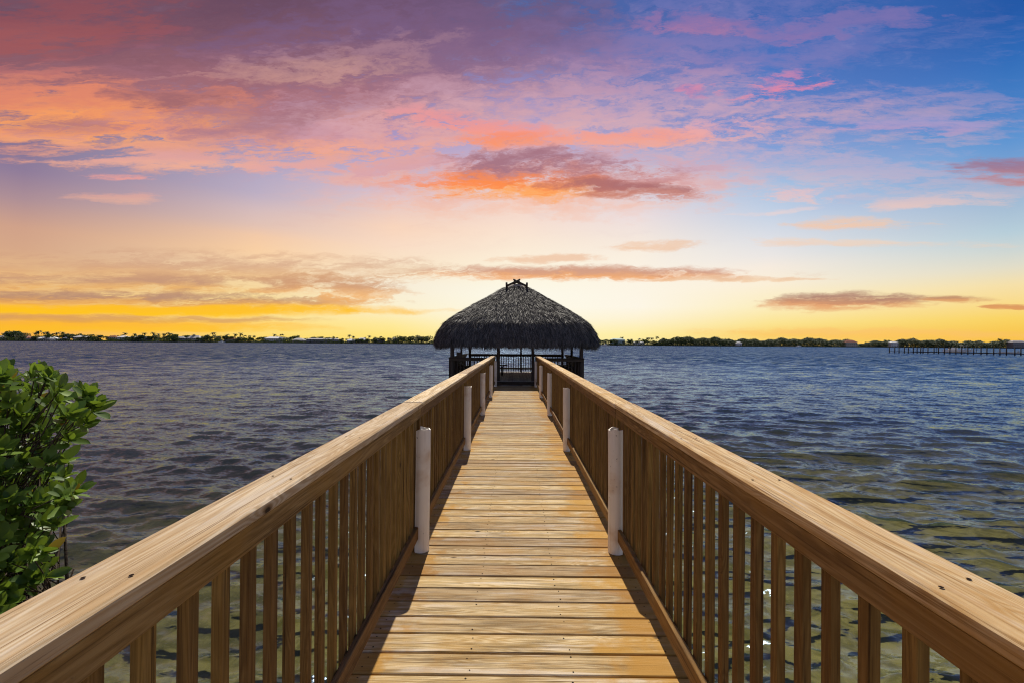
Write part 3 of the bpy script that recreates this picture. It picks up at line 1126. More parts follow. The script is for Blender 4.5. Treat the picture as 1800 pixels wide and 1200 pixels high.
        strand(p, dd, nrm, rt.uniform(.08, .24) + long_ * rt.random(), rt.uniform(.008, .016), 0.0)
    th = mesh_obj('thatch', from_py('thatch', V, F), M['thatch'], roof)
    th['kind'] = 'stuff'
    # ridge: pale cap sheet and lashed crossing poles
    zr = CAM.z + 2.40
    cap = from_py('ridge_cap', [(-.42, -.20, zr - .10), (.42, -.20, zr - .10), (.42, .20, zr - .10), (-.42, .20, zr - .10),
                                (-.34, 0, zr + .05), (0, 0, zr + .10), (.34, 0, zr + .05)],
                  [(0, 1, 6, 5), (0, 5, 4), (2, 3, 4, 5), (2, 5, 6), (1, 2, 6), (3, 0, 4), (3, 2, 1, 0)])
    mesh_obj('ridge_cap', cap, M['cap_sheet'], roof)
    for (x0, x1, yy) in ((-.42, .14, -.22), (.42, -.14, -.19)):
        tube_obj('ridge_pole', [(x0, yy, zr - .02), (x1, yy * .3, zr + .28)], [.042, .036], M['old_wood_x'], roof, 8)
    for (x0, x1, yy) in ((-.40, .12, .20), (.40, -.12, .24)):
        tube_obj('ridge_pole', [(x0, yy, zr - .02), (x1, yy * .3, zr + .24)], [.042, .036], M['old_wood_x'], roof, 8)
    for sx in (-.42, .42):
        tube_obj('ridge_pole', [(sx, -.42, zr + .03), (sx, .42, zr + .03)], [.045, .045], M['old_wood_y'], roof, 8)
        tube_obj('pole_stub', [(sx, -.20, zr - .08), (sx * 1.02, -.20, zr + .13)], [.045, .04], M['old_wood_z'], roof, 8)


M['cap_sheet'] = plain('ridge_cap_sheet', (0.36, 0.31, 0.27), 0.8)
build_hut()


def bench(loc, rz, ln, label, back=True):
    t = tag(empty('bench', loc, rz), label, 'bench', 'benches under the thatched roof')
    for k in range(3):
        box('seat_slat', (ln, 0.125, 0.034), (0, -0.14 + .14 * k, 0.43), M['old_wood_x'], t)
    for s in (-1, 1):
        for q in (-.15, .15):
            box('leg', (0.06, 0.06, 0.378), (s * (ln / 2 - .22), q, 0.189), M['old_wood_z'], t)
        box('seat_bearer', (0.045, 0.36, 0.035), (s * (ln / 2 - .15), 0, 0.3955), M['old_wood_y'], t)
        if back:
            box('back_post', (0.05, 0.045, 0.84), (s * (ln / 2 - .15), 0.235, 0.42), M['old_wood_z'], t)
    for k in range(3 if back else 0):
        box('back_slat', (ln, 0.022, 0.09), (0, 0.2005, 0.56 + .11 * k), M['old_wood_x'], t)
    return t


bench((HX - 1.10, HY0 + 3.0, FLOOR + 0.002), 0, 1.45, 'dark wooden bench whose seat end shows left of the hut entrance', False)
bench((HX + 2.02, HY0 + 2.3, FLOOR + 0.002), R(-90), 2.2, 'dark wooden bench along the right side of the hut')
bench((HX - 2.02, HY0 + 1.4, FLOOR + 0.002), R(90), 1.8, 'dark wooden bench along the left side of the hut')
jb = tag(empty('junction_box', (HX - 2.06, HY0 + 0.04, FLOOR + 0.845)), 'small dark box standing on the hut rail by the left front corner post', 'box')
box('case', (0.20, 0.12, 0.16), (0, 0, 0.08), M['old_wood_x'], jb, ch=0.008)
box('lid', (0.215, 0.135, 0.022), (0, 0, 0.1712), M['old_wood_x'], jb, ch=0.004)

# ------------------------------------------------------------------ mangrove at the left


def leaf_mesh(seed, mat):
    rs = random.Random(seed)
    w = rs.uniform(0.40, 0.50)
    fold, curl = rs.uniform(.05, .16), rs.uniform(-.02, .12)
    st = [0.0, 0.14, 0.36, 0.62, 0.84, 1.0]
    wd = [0.03, 0.56, 0.96, 1.0, 0.66, 0.0]
    v, f = [], []
    for s, k in zip(st, wd):
        z = -curl * s * s
        hw = w / 2 * k
        v += [(s, -hw, z + fold * hw * 2), (s, 0, z), (s, hw, z + fold * hw * 2)]
    for i_ in range(len(st) - 1):
        a = i_ * 3
        f += [(a, a + 3, a + 4, a + 1), (a + 1, a + 4, a + 5, a + 2)]
    me = from_py('leaf', v, f, True)
    me.materials.append(mat)
    return me


def build_mangrove():
    rm = random.Random(31)
    base = Vector((-3.45, 3.05, -0.62))
    t = tag(empty('mangrove_bush', base), 'leafy green mangrove bush in the water beside the left railing', 'bush')
    # right-hand outline of the crown as seen from the boardwalk: photograph y -> x
    SHIFT = 13
    ol = [(640, 60), (652, 104), (668, 120), (684, 176), (705, 178), (735, 172), (760, 146), (800, 132), (850, 150), (880, 140), (915, 118),
          (960, 104), (1005, 104), (1040, 66), (1080, 26), (1150, -60)]

    def bound(y_):
        for (a, xa), (b, xb) in zip(ol, ol[1:]):
            if a <= y_ <= b:
                return xa + (xb - xa) * (y_ - a) / (b - a)
        return -999

    inv = cam.matrix_world.inverted()

    def proj(p):
        q = inv @ p
        return 900 + FPX * q.x / -q.z, 600 - FPX * q.y / -q.z

    tips = []
    tries = 0
    while len(tips) < 560 and tries < 160000:
        tries += 1
        p = Vector((rm.uniform(-5.0, -2.25), rm.uniform(1.9, 3.9), rm.uniform(0.75, 2.75)))
        q = Vector(((p.x + 3.75) / 1.45, (p.y - 2.95) / 1.0, (p.z - 1.75) / 1.0))
        if q.length > 1 or q.length < 0.25:
            continue
        x_, y_ = proj(p)
        if x_ > bound(y_) - 14 - SHIFT:
            continue
        if any((p - k).length < 0.07 for k in tips):
            continue
        tips.append(p)
    while len(tips) < 720:
        y_ = rm.uniform(655, 1120)
        x_ = rm.uniform(-80, max(-70, bound(y_) - 16 - SHIFT))
        p = at(x_, y_, rm.uniform(2.35, 3.2))
        if any((p - k).length < 0.05 for k in tips):
            tries += 1
            if tries > 400000:
                break
            continue
        tips.append(p)
    # a few tips drawn out to the silhouette itself
    for (y_, x_), dd in zip(ol[1:13], [2.6, 2.55, 2.5, 2.5, 2.55, 2.6, 2.6, 2.5, 2.5, 2.45, 2.5, 2.45]):
        tips.append(at(x_ - 8 - SHIFT, y_ + 8, dd + rm.uniform(-.05, .05)))
    for (x_, y_, dd) in ((98, 662, 2.6), (30, 668, 2.45), (8, 680, 2.4), (165, 690, 2.5), (182, 715, 2.5), (150, 735, 2.5), (150, 862, 2.45), (120, 700, 2.5)):
        tips.append(at(x_ - SHIFT, y_, dd))
    # limbs: each tip hangs on the nearest of a few main limbs
    hubs = []
    bm = bmesh.new()
    crown = Vector((-3.75, 2.95, 1.35))
    limbs = []
    for k in range(60):
        a = k * 2.4
        h = Vector((-3.75 + 0.62 * math.cos(a) * rm.uniform(.5, 1), 3.1 + 0.40 * math.sin(a) * rm.uniform(.5, 1), rm.uniform(0.95, 2.3)))
        hubs.append(h)
        mid = base.lerp(h, 0.55) + Vector((rm.uniform(-.12, .12), rm.uniform(-.12, .12), rm.uniform(-.1, .2)))
        st = Vector((-3.45 + rm.uniform(-.25, .25), 3.05 + rm.uniform(-.2, .2), 0.45))
        limbs.append((mid, h))
        tube(bm, [st - base, mid - base, h - base], [.017, .012, .006], 6)
    for k in range(11):                      # prop roots
        a = k * 0.571 + rm.uniform(-.2, .2)
        g = Vector((-3.55 + 0.42 * math.cos(a), 3.05 + 0.4 * math.sin(a), -0.75))
        tp = Vector((-3.45 + 0.1 * math.cos(a), 3.05 + 0.1 * math.sin(a), 0.55 + rm.uniform(-.1, .3)))
        md = (g + tp) / 2 + Vector((0.18 * math.cos(a), 0.18 * math.sin(a), 0.28))
        tube(bm, [g - base, md - base, tp - base], [.016, .018, .02], 6)
    for p in tips:
        lm_ = min(limbs, key=lambda q: (q[1] - p).length)
        h = lm_[0].lerp(lm_[1], rm.uniform(.35, 1.0))
        md = h.lerp(p, 0.5) + Vector((rm.uniform(-.05, .05), rm.uniform(-.05, .05), rm.uniform(-.07, .02)))
        tube(bm, [h - base, md - base, p - base], [.0045, .0038, .003], 5)
    bmesh.ops.recalc_face_normals(bm, faces=list(bm.faces))
    me = bpy.data.meshes.new('branches')
    bm.to_mesh(me)
    bm.free()
    o = mesh_obj('branches', me, M['bark'], t)
    o['kind'] = 'stuff'
    variants = [leaf_mesh(k, M['mangrove_leaf']) for k in range(5)]
    leaves = []
    for p in tips:
        out_ = Vector((p.x + 3.75, p.y - 2.95, (p.z - 1.5) * 0.7 + 0.25))
        out_.normalize()
        out_ = (out_ + Vector((0, 0, .55)) + Vector((rm.gauss(0, .3), rm.gauss(0, .3), rm.gauss(0, .2)))).normalized()
        u = out_.orthogonal().normalized()
        w = out_.cross(u)
        n = rm.randint(6, 9)
        ph = rm.random() * 6.28
        for k in range(n):
            a = ph + k * 2.4
            spread = 0.35 + 0.95 * (k / n) + rm.uniform(-.12, .12)
            d = (out_ * math.cos(spread) + (u * math.cos(a) + w * math.sin(a)) * math.sin(spread)).normalized()
            up = (out_ * math.sin(spread) - (u * math.cos(a) + w * math.sin(a)) * math.cos(spread)).normalized()
            up = (up + Vector((rm.gauss(0, .2), rm.gauss(0, .2), rm.gauss(0, .2)))).normalized()
            sd_ = up.cross(d).normalized()
            up = d.cross(sd_)
            ln = rm.uniform(.055, .122)
            o_ = p - out_ * rm.uniform(0, .05)
            mtx = Matrix((d, sd_, up)).transposed().to_4x4()
            mtx = Matrix.Translation(o_ - base) @ mtx @ Matrix.Scale(ln, 4)
            x_, y_ = proj(o_ + d * ln * .5)
            vis = -10 < x_ < 260 and 600 < y_ < 1120
            leaves.append(((0 if vis else 100) + (o_ - CAM).length, mtx, rm.randrange(5)))
    leaves.sort(key=lambda q: q[0])
    for (_, mtx, k) in leaves[:300]:
        o = bpy.data.objects.new('leaf', variants[k])
        link(o, t)
        o.matrix_local = mtx
    V, F = [], []
    vv = [np.array([tuple(q.co) for q in m_.vertices]) for m_ in variants]
    ff = [[tuple(q.vertices) for q in m_.polygons] for m_ in variants]
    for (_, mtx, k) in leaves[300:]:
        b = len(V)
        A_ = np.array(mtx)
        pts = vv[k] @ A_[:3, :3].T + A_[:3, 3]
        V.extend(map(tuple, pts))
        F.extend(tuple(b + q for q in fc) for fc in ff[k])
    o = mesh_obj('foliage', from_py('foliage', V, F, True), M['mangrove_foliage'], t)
    o['kind'] = 'stuff'


build_mangrove()

# ------------------------------------------------------------------ far shore
ORD = ['leftmost', 'second', 'third', 'fourth', 'fifth', 'sixth', 'seventh', 'eighth', 'ninth', 'tenth', 'eleventh', 'twelfth', 'thirteenth',
       'fourteenth', 'fifteenth', 'sixteenth', 'seventeenth', 'eighteenth', 'nineteenth', 'twentieth']
TENS = {20: 'twenty', 30: 'thirty', 40: 'forty', 50: 'fifty', 60: 'sixty', 70: 'seventy', 80: 'eighty', 90: 'ninety'}
TENTH = {20: 'twentieth', 30: 'thirtieth', 40: 'fortieth', 50: 'fiftieth', 60: 'sixtieth', 70: 'seventieth', 80: 'eightieth', 90: 'ninetieth'}


def ordinal(n):
    """0 -> leftmost, 1 -> second ..."""
    k = n + 1
    if k <= 20:
        return ORD[n]
    a, b = k // 10 * 10, k % 10
    if b == 0:
        return TENTH[a]
    return TENS[a] + '-' + ['', 'first', 'second', 'third', 'fourth', 'fifth', 'sixth', 'seventh', 'eighth', 'ninth'][b]


def nth(n):
    return ordinal(n) if n == 0 else ordinal(n) + ' from the left'


def shore_at(px, back=15.0):
    """ground point on the far bank seen in column px"""
    d = ray(px, 603)
    dist = 800.0
    for _ in range(6):
        x = d.x / d.y * dist
        dist = shore_y(x) + back
    return Vector((d.x / d.y * dist, dist, 1.2))


def palm_mesh(seed):
    rs = random.Random(seed)
    h = 10.0
    lean = Vector((rs.uniform(-.9, .9), rs.uniform(-.5, .5), 0))
    bm = bmesh.new()
    pts = [Vector((0, 0, 0)), lean * .25 + Vector((0, 0, h * .4)), lean * .7 + Vector((0, 0, h * .75)), lean + Vector((0, 0, h))]
    tube(bm, pts, [.26, .2, .17, .15], 6)
    bmesh.ops.recalc_face_normals(bm, faces=list(bm.faces))
    me1 = bpy.data.meshes.new('palm_trunk')
    bm.to_mesh(me1)
    bm.free()
    me1.materials.append(M['trunk'])
    V, F = [], []
    topp = pts[-1]
    for k in range(17):
        a = k * 2.399 + rs.uniform(-.2, .2)
        el_ = rs.uniform(-.25, 1.15)
        ln = rs.uniform(3.2, 4.6)
        dirh = Vector((math.cos(a), math.sin(a), 0))
        sdv = Vector((-math.sin(a), math.cos(a), 0))
        p, el2 = topp.copy(), el_
        ns = 6
        prev = None
        for j in range(ns + 1):
            s = j / ns
            wd = 0.55 * math.sin(math.pi * min(1, .12 + s * .86)) + .03
            b = len(V)
            sag = Vector((0, 0, -wd * .55))
            V.extend([p - sdv * wd + sag, p, p + sdv * wd + sag])
            if j:
                F.append((b - 3, b, b + 1, b - 2))
                F.append((b - 2, b + 1, b + 2, b - 1))
            p = p + (dirh * math.cos(el2) + Vector((0, 0, math.sin(el2)))) * ln / ns
            el2 -= 0.33
    me2 = from_py('palm_crown', V, F)
    me2.materials.append(M['palm_leaf'])
    return me1, me2


def tree_mesh(seed, wide=1.0):
    rs = random.Random(seed)
    bm = bmesh.new()
    tube(bm, [(0, 0, 0), (.1, 0, 1.6), (.0, 0, 3.4)], [.35, .28, .2], 6)
    for k in range(4):
        a = k * 1.57 + rs.uniform(-.4, .4)
        tube(bm, [(0, 0, 2.2), (1.0 * math.cos(a), 1.0 * math.sin(a), 3.6), (1.9 * wide * math.cos(a), 1.9 * wide * math.sin(a), 4.6)], [.2, .13, .07], 5)
    bmesh.ops.recalc_face_normals(bm, faces=list(bm.faces))
    me1 = bpy.data.meshes.new('tree_trunk')
    bm.to_mesh(me1)
    bm.free()
    me1.materials.append(M['trunk'])
    V, F = [], []
    lobes = [(Vector((rs.uniform(-2.3, 2.3) * wide, rs.uniform(-2, 2), rs.uniform(2.6, 6.0))), rs.uniform(1.1, 2.0)) for _ in range(10)]
    for c, r_ in lobes:
        for _ in range(70):
            d = Vector((rs.gauss(0, 1), rs.gauss(0, 1), rs.gauss(0, 1))).normalized()
            p = c + Vector((d.x * r_ * wide, d.y * r_, d.z * r_ * .8)) * rs.uniform(.6, 1.05)
            u = Vector((rs.gauss(0, 1), rs.gauss(0, 1), rs.gauss(0, 1))).normalized()
            w = u.orthogonal().normalized()
            s = rs.uniform(.22, .52)
            b = len(V)
            V.extend([p + u * s, p + w * s * .7, p - u * s, p - w * s * .7])
            F.append((b, b + 1, b + 2, b + 3))
    me2 = from_py('tree_crown', V, F)
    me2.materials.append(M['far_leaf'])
    return me1, me2


def plant(kind, meshes, px, h, unit, back, label, cat, group, rs, stretch=1.0):
    p = shore_at(px, back)
    e = empty(kind, p, rs.uniform(0, 6.28) if kind != 'palm_tree' else rs.uniform(-.6, .6))
    tag(e, label, cat, group)
    s = h / unit
    mesh_obj('trunk', meshes[0], None, e, scale=(s, s, s))
    mesh_obj('crown', meshes[1], None, e, scale=(s * stretch, s * stretch, s))
    return e


def build_shore():
    rs = random.Random(77)
    palms = [palm_mesh(k) for k in range(6)]
    trees = [tree_mesh(k, 1.0 + .25 * (k % 3)) for k in range(7)]
    px_palm = [(5, 11), (52, 13), (62, 14), (70, 16), (77, 14), (84, 15), (94, 15.5), (102, 14.5), (107, 15), (117, 13), (126, 14), (141, 15.5),
               (160, 11), (176, 11.5), (194, 11), (216, 15), (222, 14), (238, 14.5), (245, 14), (252, 15.5), (268, 16), (273, 14.5), (279, 15), (288, 13.5),
               (295, 15), (301, 14), (308, 13), (325, 12), (342, 13.5), (366, 15.5), (373, 17), (378, 14), (395, 14), (401, 14), (415, 14.5), (422, 15.5),
               (429, 13.5), (438, 14), (445, 13.5), (459, 11), (482, 16), (488, 15), (494, 15.5), (511, 13.5), (520, 13), (557, 11), (571, 11),
               (585, 13.5), (591, 12.5), (614, 14.5), (620, 12.5), (640, 12), (650, 14.5), (659, 13), (669, 13), (683, 11), (693, 12), (713, 13), (727, 12), (742, 12),
               (1093, 15), (1105, 13.5), (1110, 12.5), (1123, 13), (1130, 13), (1138, 14), (1141, 16), (1146, 15), (1155, 16), (1180, 14.5),
               (1236, 15), (1312, 15.5), (1445, 17), (1452, 15), (1555, 18), (1578, 14), (1638, 16), (1656, 16), (1674, 17), (1683, 16), (1757, 17)]
    for n, (px, h) in enumerate(px_palm):
        plant('palm_tree', palms[n % 6], px + rs.uniform(-1.5, 1.5), h * rs.uniform(.78, 1.05), 11.5, rs.uniform(16, 40),
              'palm tree on the far shore, ' + nth(n) + (' of all palms' if n == 0 else ' among the palms'), 'palm tree', 'palms on the far shore', rs)
    # broad trees between the houses on the left and scattered on the right
    xs = []
    x = -6.0
    while x < 760:
        xs.append((x, rs.uniform(7, 10.5)))
        x += rs.uniform(9.5, 14)
    xs += [(18, 14.5), (24, 15), (30, 14), (36, 12), (120, 11), (305, 12), (520, 12), (705, 12), (720, 12), (735, 13), (750, 12)]
    x = 1052.0
    while x < 1160:
        xs.append((x, rs.uniform(7, 10)))
        x += rs.uniform(8, 13)
    xs.sort()
    for n, (px, h) in enumerate(xs):
        plant('broadleaf_tree', trees[n % 7], px, h, 6.6, rs.uniform(6, 36),
              'dark rounded tree on the far shore, ' + nth(n) + (' of the rounded trees' if n == 0 else ' among rounded trees'), 'tree', 'rounded trees on the far shore', rs, 1.2)

    # the closed wood right of the hut, which reads as one mass
    V, F = [], []

    def top_h(px):
        h = 13.0 + 1.6 * math.sin(px / 9.0) + 1.2 * math.sin(px / 3.7 + 1) + 1.5 * math.sin(px / 31.0)
        if 1500 < px < 1520:
            h *= 0.55
        if px < 1165:
            h *= max(0, (px - 1146) / 19)
        if 1560 > px > 1520:
            h *= .85
        return max(1.5, h)

    for _ in range(60000):
        px = rs.uniform(1148, 1960)
        hh = top_h(px)
        p = shore_at(px, rs.uniform(4, 40))
        zf = rs.random() ** 0.7
        p.z = 0.8 + hh * zf * rs.uniform(.85, 1.06)
        u = Vector((rs.gauss(0, 1), rs.gauss(0, 1), rs.gauss(0, 1))).normalized()
        w = u.orthogonal().normalized()
        s = rs.uniform(.8, 1.7)
        b = len(V)
        V.extend([p + u * s, p + w * s * .7, p - u * s, p - w * s * .7])
        F.append((b, b + 1, b + 2, b + 3))
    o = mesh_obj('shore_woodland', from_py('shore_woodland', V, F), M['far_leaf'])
    tag(o, 'dense low woodland covering the far shore right of the hut', 'woodland', kind='stuff')
    # hedges and shrubs along the left waterfront
    V, F = [], []
    for _ in range(30000):
        px = rs.uniform(-160, 770) if rs.random() < .88 else rs.uniform(1040, 1170)
        p = shore_at(px, rs.uniform(3, 30))
        p.z = 0.9 + rs.random() * (4.6 + 2.0 * math.sin(px / 11.0) + 1.6 * math.sin(px / 4.3))
        u = Vector((rs.gauss(0, 1), rs.gauss(0, 1), rs.gauss(0, 1))).normalized()
        w = u.orthogonal().normalized()
        s = rs.uniform(.5, 1.0)
        b = len(V)
        V.extend([p + u * s, p + w * s * .7, p - u * s, p - w * s * .7])
        F.append((b, b + 1, b + 2, b + 3))
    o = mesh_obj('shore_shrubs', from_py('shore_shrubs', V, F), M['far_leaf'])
    tag(o, 'low dark shrubs along the waterfront gardens of the far shore', 'shrubs', kind='stuff')


build_shore()

WALLS = {'white': plain('white_render', (0.62, 0.60, 0.57), .8), 'cream': plain('cream_render', (0.48, 0.42, 0.34), .8),
         'grey': plain('grey_render', (0.26, 0.25, 0.25), .8), 'teal': plain('pale_teal_render', (0.40, 0.50, 0.46), .8)}
ROOFS = {'white': plain('white_tile_roof', (0.74, 0.72, 0.70), .7), 'grey': plain('grey_tile_roof', (0.34, 0.32, 0.32), .8),
         'red': plain('red_tile_roof', (0.30, 0.12, 0.08), .8), 'orange': plain('orange_tile_roof', (0.38, 0.17, 0.08), .8),
         'pale': plain('pale_tile_roof', (0.52, 0.49, 0.46), .8), 'teal': plain('teal_metal_roof', (0.34, 0.47, 0.44), .6)}
M['dark_glass'] = plain('dark_window_glass', (0.02, 0.022, 0.026), .1, .5, .1)
M['door'] = plain('painted_door', (0.10, 0.07, 0.05), .6)


def house(px, w_px, wall_h, roof_h, roof, wall, back, label, gable=False, name='waterfront_house'):
    p = shore_at(px, back)
    w = w_px * p.y / FPX
    dpt = min(12.0, max(6.0, w * .6))
    e = tag(empty(name, p), label, 'house', 'houses on the far shore')
    hw, hd = w / 2, dpt / 2
    v = [(-hw, -hd, 0), (hw, -hd, 0), (hw, hd, 0), (-hw, hd, 0), (-hw, -hd, wall_h), (hw, -hd, wall_h), (hw, hd, wall_h), (-hw, hd, wall_h)]
    mesh_obj('wall', from_py('wall', v, [(0, 1, 5, 4), (1, 2, 6, 5), (2, 3, 7, 6), (3, 0, 4, 7), (4, 5, 6, 7), (3, 2, 1, 0)]), WALLS[wall], e)
    ov = .6
    r0 = hw + ov
    rd = hd + ov
    rx = r0 if gable else max(0.3, r0 - rd * .95)
    z = wall_h + .05
    v = [(-r0, -rd, z), (r0, -rd, z), (r0, rd, z), (-r0, rd, z), (-rx, 0, z + roof_h), (rx, 0, z + roof_h),
         (-r0, -rd, z - .25), (r0, -rd, z - .25), (r0, rd, z - .25), (-r0, rd, z - .25)]
    f = [(0, 1, 5, 4), (1, 2, 5), (2, 3, 4, 5), (3, 0, 4), (6, 7, 1, 0), (7, 8, 2, 1), (8, 9, 3, 2), (9, 6, 0, 3)]
    mesh_obj('roof', from_py('roof', v, f), ROOFS[roof], e)
    floors = 2 if wall_h > 4.6 else 1
    nw = max(2, int(w / 3.2))
    for fl in range(floors):
        for k in range(nw):
            x = -hw + w * (k + .5) / nw
            z0 = .9 + fl * 3.0
            if fl == 0 and k == nw // 2:
                box('door', (1.3, .10, 2.2), (x, -hd - .04, 1.1), M['door'], e, ch=0)
                continue
            box('window', (1.5, .10, 1.5), (x, -hd - .04, z0 + .8), M['dark_glass'], e, ch=0)
    return e


HOUSES = [
    (4, 12, 4.5, 3.0, 'pale', 'white', 16, 'pale roofed house at the very left end of the far shore'),
    (42, 22, 4.2, 4.6, 'red', 'cream', 20, 'red tile roofed house left of the first tall palms on the far shore'),
    (82, 40, 3.2, 3.0, 'white', 'white', 12, 'long low house with white roof under the leftmost tall palms'),
    (116, 9, 3.4, 2.6, 'white', 'white', 14, 'small white roofed house just right of the long low white house'),
    (146, 24, 6.0, 3.0, 'pale', 'cream', 18, 'pale roofed two storey house under the lone tall left palm'),
    (200, 14, 7.0, 2.4, 'orange', 'cream', 26, 'orange roofed house rising left of the paired palms on the far shore'),
    (218, 16, 6.4, 2.6, 'white', 'white', 18, 'white roofed house beneath the paired palms on the far shore'),
    (249, 28, 6.4, 2.4, 'pale', 'grey', 18, 'long grey house with pale roof below the triple palms'),
    (318, 20, 6.0, 3.0, 'grey', 'grey', 18, 'grey roofed house between palm clumps on the left far shore'),
    (343, 24, 6.0, 4.6, 'pale', 'cream', 18, 'house with tall pale pyramid hip roof on the left far shore'),
    (406, 18, 5.0, 3.6, 'orange', 'cream', 20, 'orange roofed house right of the pyramid roofed house'),
    (484, 32, 6.8, 3.0, 'white', 'white', 20, 'big house with long white roof beneath three palms'),
    (526, 20, 4.4, 3.4, 'pale', 'cream', 16, 'pale gabled house left of the dark mansion on the far shore'),
    (569, 56, 5.6, 2.0, 'grey', 'grey', 16, 'very long dark grey mansion with rows of windows on the far shore'),
    (618, 14, 4.2, 2.8, 'white', 'white', 12, 'small white house just right of the long dark mansion'),
    (637, 17, 5.0, 3.8, 'white', 'cream', 18, 'white gabled house second right of the long dark mansion'),
    (667, 17, 5.4, 3.0, 'pale', 'grey', 18, 'pale roofed grey house before the trees left of the hut'),
    (695, 9, 7.8, 1.8, 'white', 'cream', 20, 'narrow tall cream house nearest the hut on its left'),
    (1085, 24, 9.5, 2.4, 'teal', 'teal', 24, 'pale teal building just right of the hut roof on the far shore'),
    (1122, 18, 4.6, 2.4, 'white', 'white', 16, 'white roofed house under the palms right of the hut'),
    (1298, 9, 5.0, 2.2, 'white', 'white', 2, 'small white house peeping out of the woodland on the right'),
    (1493, 20, 8.4, 4.2, 'red', 'cream', 3, 'red roofed house in the woodland left of its gap'),
    (1570, 12, 8.4, 2.4, 'white', 'white', 3, 'white roofed house on the shore above the far pier end'),
    (1788, 26, 11.0, 3.0, 'grey', 'grey', 3, 'tall grey house at the right edge above the far pier'),
]
for h in HOUSES:
    house(*h[:7], h[7])

# ------------------------------------------------------------------ far pier, boats, markers
M['tarred'] = plain('tarred_timber', (0.028, 0.022, 0.02), .85, .15)
M['hull'] = plain('white_hull', (0.70, 0.70, 0.70), .3, .5, .05)
M['boat_dark'] = plain('boat_window', (0.03, 0.03, 0.035), .15, .5, .1)
M['sign_green'] = plain('marker_green', (0.03, 0.10, 0.05), .6)


def far_pier():
    a = at(1563, 607, 178)
    b = at(1810, 607, 140)
    a.z = b.z = 0
    d = (b - a)
    L = d.length
    d.normalize()
    t = tag(empty('far_pier', a, math.atan2(d.y, d.x)), 'distant dark pier of tall pilings at the right edge', 'pier')
    pos = [0, .042, .072, .112, .140, .178, .205, .230, .248, .285, .330, .362, .405, .445, .490, .532, .575, .62, .672, .715, .765, .81, .86, .92, .965, 1.03, 1.08, 1.15, 1.22, 1.3]
    rs = random.Random(2)
    for k, s in enumerate(pos):
        # image fractions back to lengths along the pier
        px = 1563 + 240 * s
        r_ = ray(px, 607)
        u = Vector((r_.x, r_.y))
        # intersection of sight line with the pier line
        den = u.x * d.y - u.y * d.x
        tt = (a.x * u.y - a.y * u.x) / -den if abs(den) > 1e-6 else 0
        q = -(a.x * u.y - a.y * u.x) / (d.x * u.y - d.y * u.x)
        h = 2.45 + rs.uniform(-.12, .15)
        tube_obj('piling', [(0, 0, -2.5), (0, 0, h)], [.17, .15], M['tarred'], t, 8, (q, rs.uniform(-.1, .1), 0))
    for k, (x0, x1) in enumerate(((0, 8), (8.05, 24), (24.05, 60))):
        box('walkway_board', (x1 - x0, .9, .22 if k else .10), ((x0 + x1) / 2, .75, .62), M['tarred'], t, ch=0)
        box('stringer', (x1 - x0, .12, .18 if k else .10), ((x0 + x1) / 2, -.26, .52), M['tarred'], t, ch=0)
    for q in (15.2, 26.5):
        tube_obj('light_pole', [(0, 0, 0.7), (0, 0, 4.6)], [.06, .05], M['tarred'], t, 6, (q, .9, 0))
    return t


far_pier()


def hull_mesh(L, Wd, H):
    n = 9
    v, f = [], []
    for k in range(n):
        s = k / (n - 1)
        w = Wd / 2 * (1 - max(0, (s - .45) / .55) ** 2.2)
        zt = H * (0.82 + .28 * s ** 2)
        zb = -.25 + H * .35 * max(0, (s - .75) / .25) ** 2
        x = -L / 2 + L * s
        v += [(x, -w, zt), (x - .0, -w * .72, zb + .1), (x, 0, zb), (x, w * .72, zb + .1), (x, w, zt)]
    for k in range(n - 1):
        a, b = k * 5, k * 5 + 5
        for j in range(4):
            f.append((a + j, a + j + 1, b + j + 1, b + j))
        f.append((a + 4, a, b, b + 4))
    f.append((0, 4, 3, 2, 1))
    return from_py('hull', v, f)


def boat(loc, rz, L, label, cabin=True, top=False):
    t = tag(empty('motor_boat', loc, rz), label, 'boat', 'small boats on the bay')
    H = L * .13
    mesh_obj('hull', hull_mesh(L, L * .3, H), M['hull'], t)
    if cabin:
        box('cabin', (L * .30, L * .2, L * .13), (L * .02, 0, H * .86 + L * .065), M['hull'], t, ch=.05)
        box('windscreen', (L * .02, L * .18, L * .08), (L * .182, 0, H * .9 + L * .085), M['boat_dark'], t, (0, -.3, 0), ch=.01)
    if top:
        for sx in (-.1, .12):
            for sy in (-.09, .09):
                tube_obj('canopy_post', [(sx * L, sy * L, H * .8), (sx * L, sy * L, H + L * .26)], [.03, .03], M['hull'], t, 6)
        box('canopy', (L * .32, L * .24, .08), (0, 0, H + L * .26 + .04), M['hull'], t, ch=.02)
    box('outboard_motor', (L * .05, L * .05, L * .12), (-L / 2 - L * .02, 0, H * .75), M['boat_dark'], t, ch=.02)
    return t


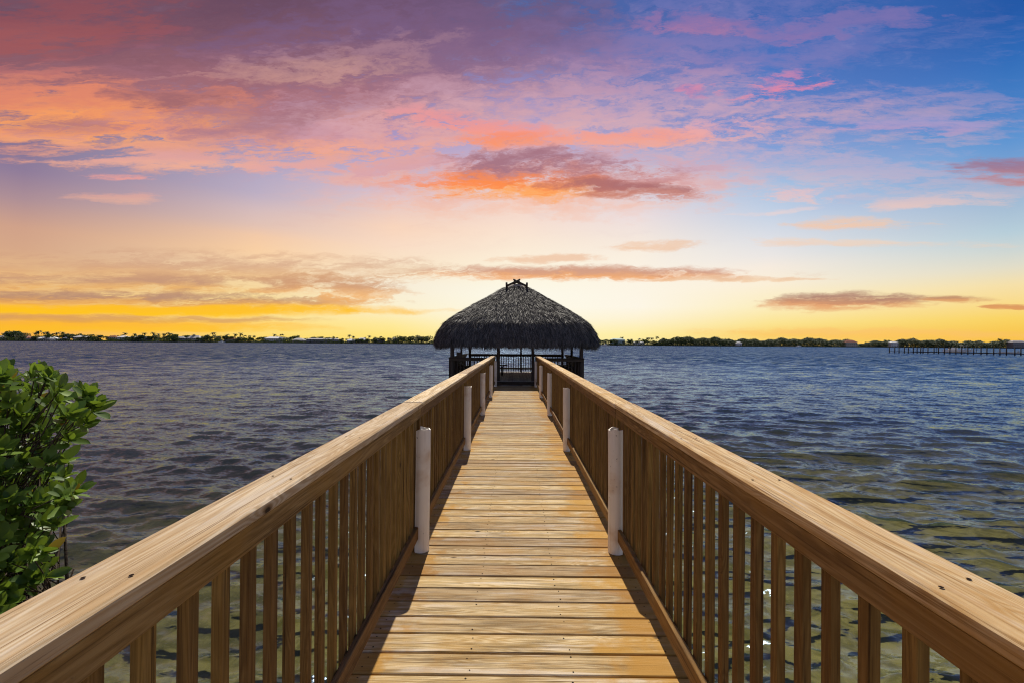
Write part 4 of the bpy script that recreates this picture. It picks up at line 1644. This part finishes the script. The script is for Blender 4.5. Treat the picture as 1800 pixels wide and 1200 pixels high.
def on_water(px, dist, z=0.0):
    p = at(px, 605, dist)
    p.z = z
    return p


boat(on_water(1676, 190, 0.35), R(170), 8.0, 'white motor boat moored behind the middle of the far pier', True, False)
boat(on_water(1694, 186, 0.75), R(185), 6.0, 'white canopied boat beside the motor boat behind the far pier', False, True)
boat(on_water(1772, 172, 0.05), R(176), 7.0, 'low white boat behind the right end of the far pier', False, False)
boat(on_water(1064, 560, 0.1), R(185), 10.0, 'small boat just right of the hut off the far shore', True, False)
boat(on_water(1404, 800, 0.1), R(10), 11.0, 'small white boat off the woodland on the right', True, False)
boat(on_water(276, 745, 0.1), R(5), 12.0, 'white boat moored before the triple palms on the left shore', True, False)
boat(on_water(390, 745, 0.1), R(185), 11.0, 'white boat moored at the left shore below the orange roofed house', True, True)


def marker(px, dist, h, label):
    t = tag(empty('channel_marker', on_water(px, dist)), label, 'marker', 'channel markers on the bay')
    tube_obj('pile', [(0, 0, -3), (0, 0, h)], [.20, .17], M['tarred'], t, 8)
    box('board', (.9, .06, .9), (0, -.2, h - .6), M['sign_green'], t, ch=.02)


marker(1266, 330, 3.0, 'lone channel marker pile on the water right of the hut')
marker(1085, 520, 3.4, 'channel marker pile on the water nearest the hut')
marker(1347, 560, 2.6, 'rightmost channel marker pile left of the far pier')


def dock(px0, px1, label):
    a, b = shore_at(px0, -3), shore_at(px1, -3)
    L = (b - a).length
    t = tag(empty('shore_dock', (a.x, a.y, 0), math.atan2(b.y - a.y, b.x - a.x)), label, 'dock', 'small docks on the far shore')
    box('platform', (L, 2.0, .25), (L / 2, 0, .95), M['cap_sheet'], t, ch=0)
    n = max(3, int(L / 3))
    for k in range(n):
        tube_obj('piling', [(0, 0, -2.6), (0, 0, 1.9)], [.16, .15], M['cap_sheet'], t, 6, (L * (k + .5) / n, -1.2, 0))


dock(66, 150, 'long pale dock along the leftmost far shore')
dock(312, 352, 'pale dock below the pyramid roofed house on the far shore')
dock(620, 664, 'dock before the white gabled houses nearest the hut on the left')
dock(1360, 1396, 'low dock in front of the woodland on the right shore')
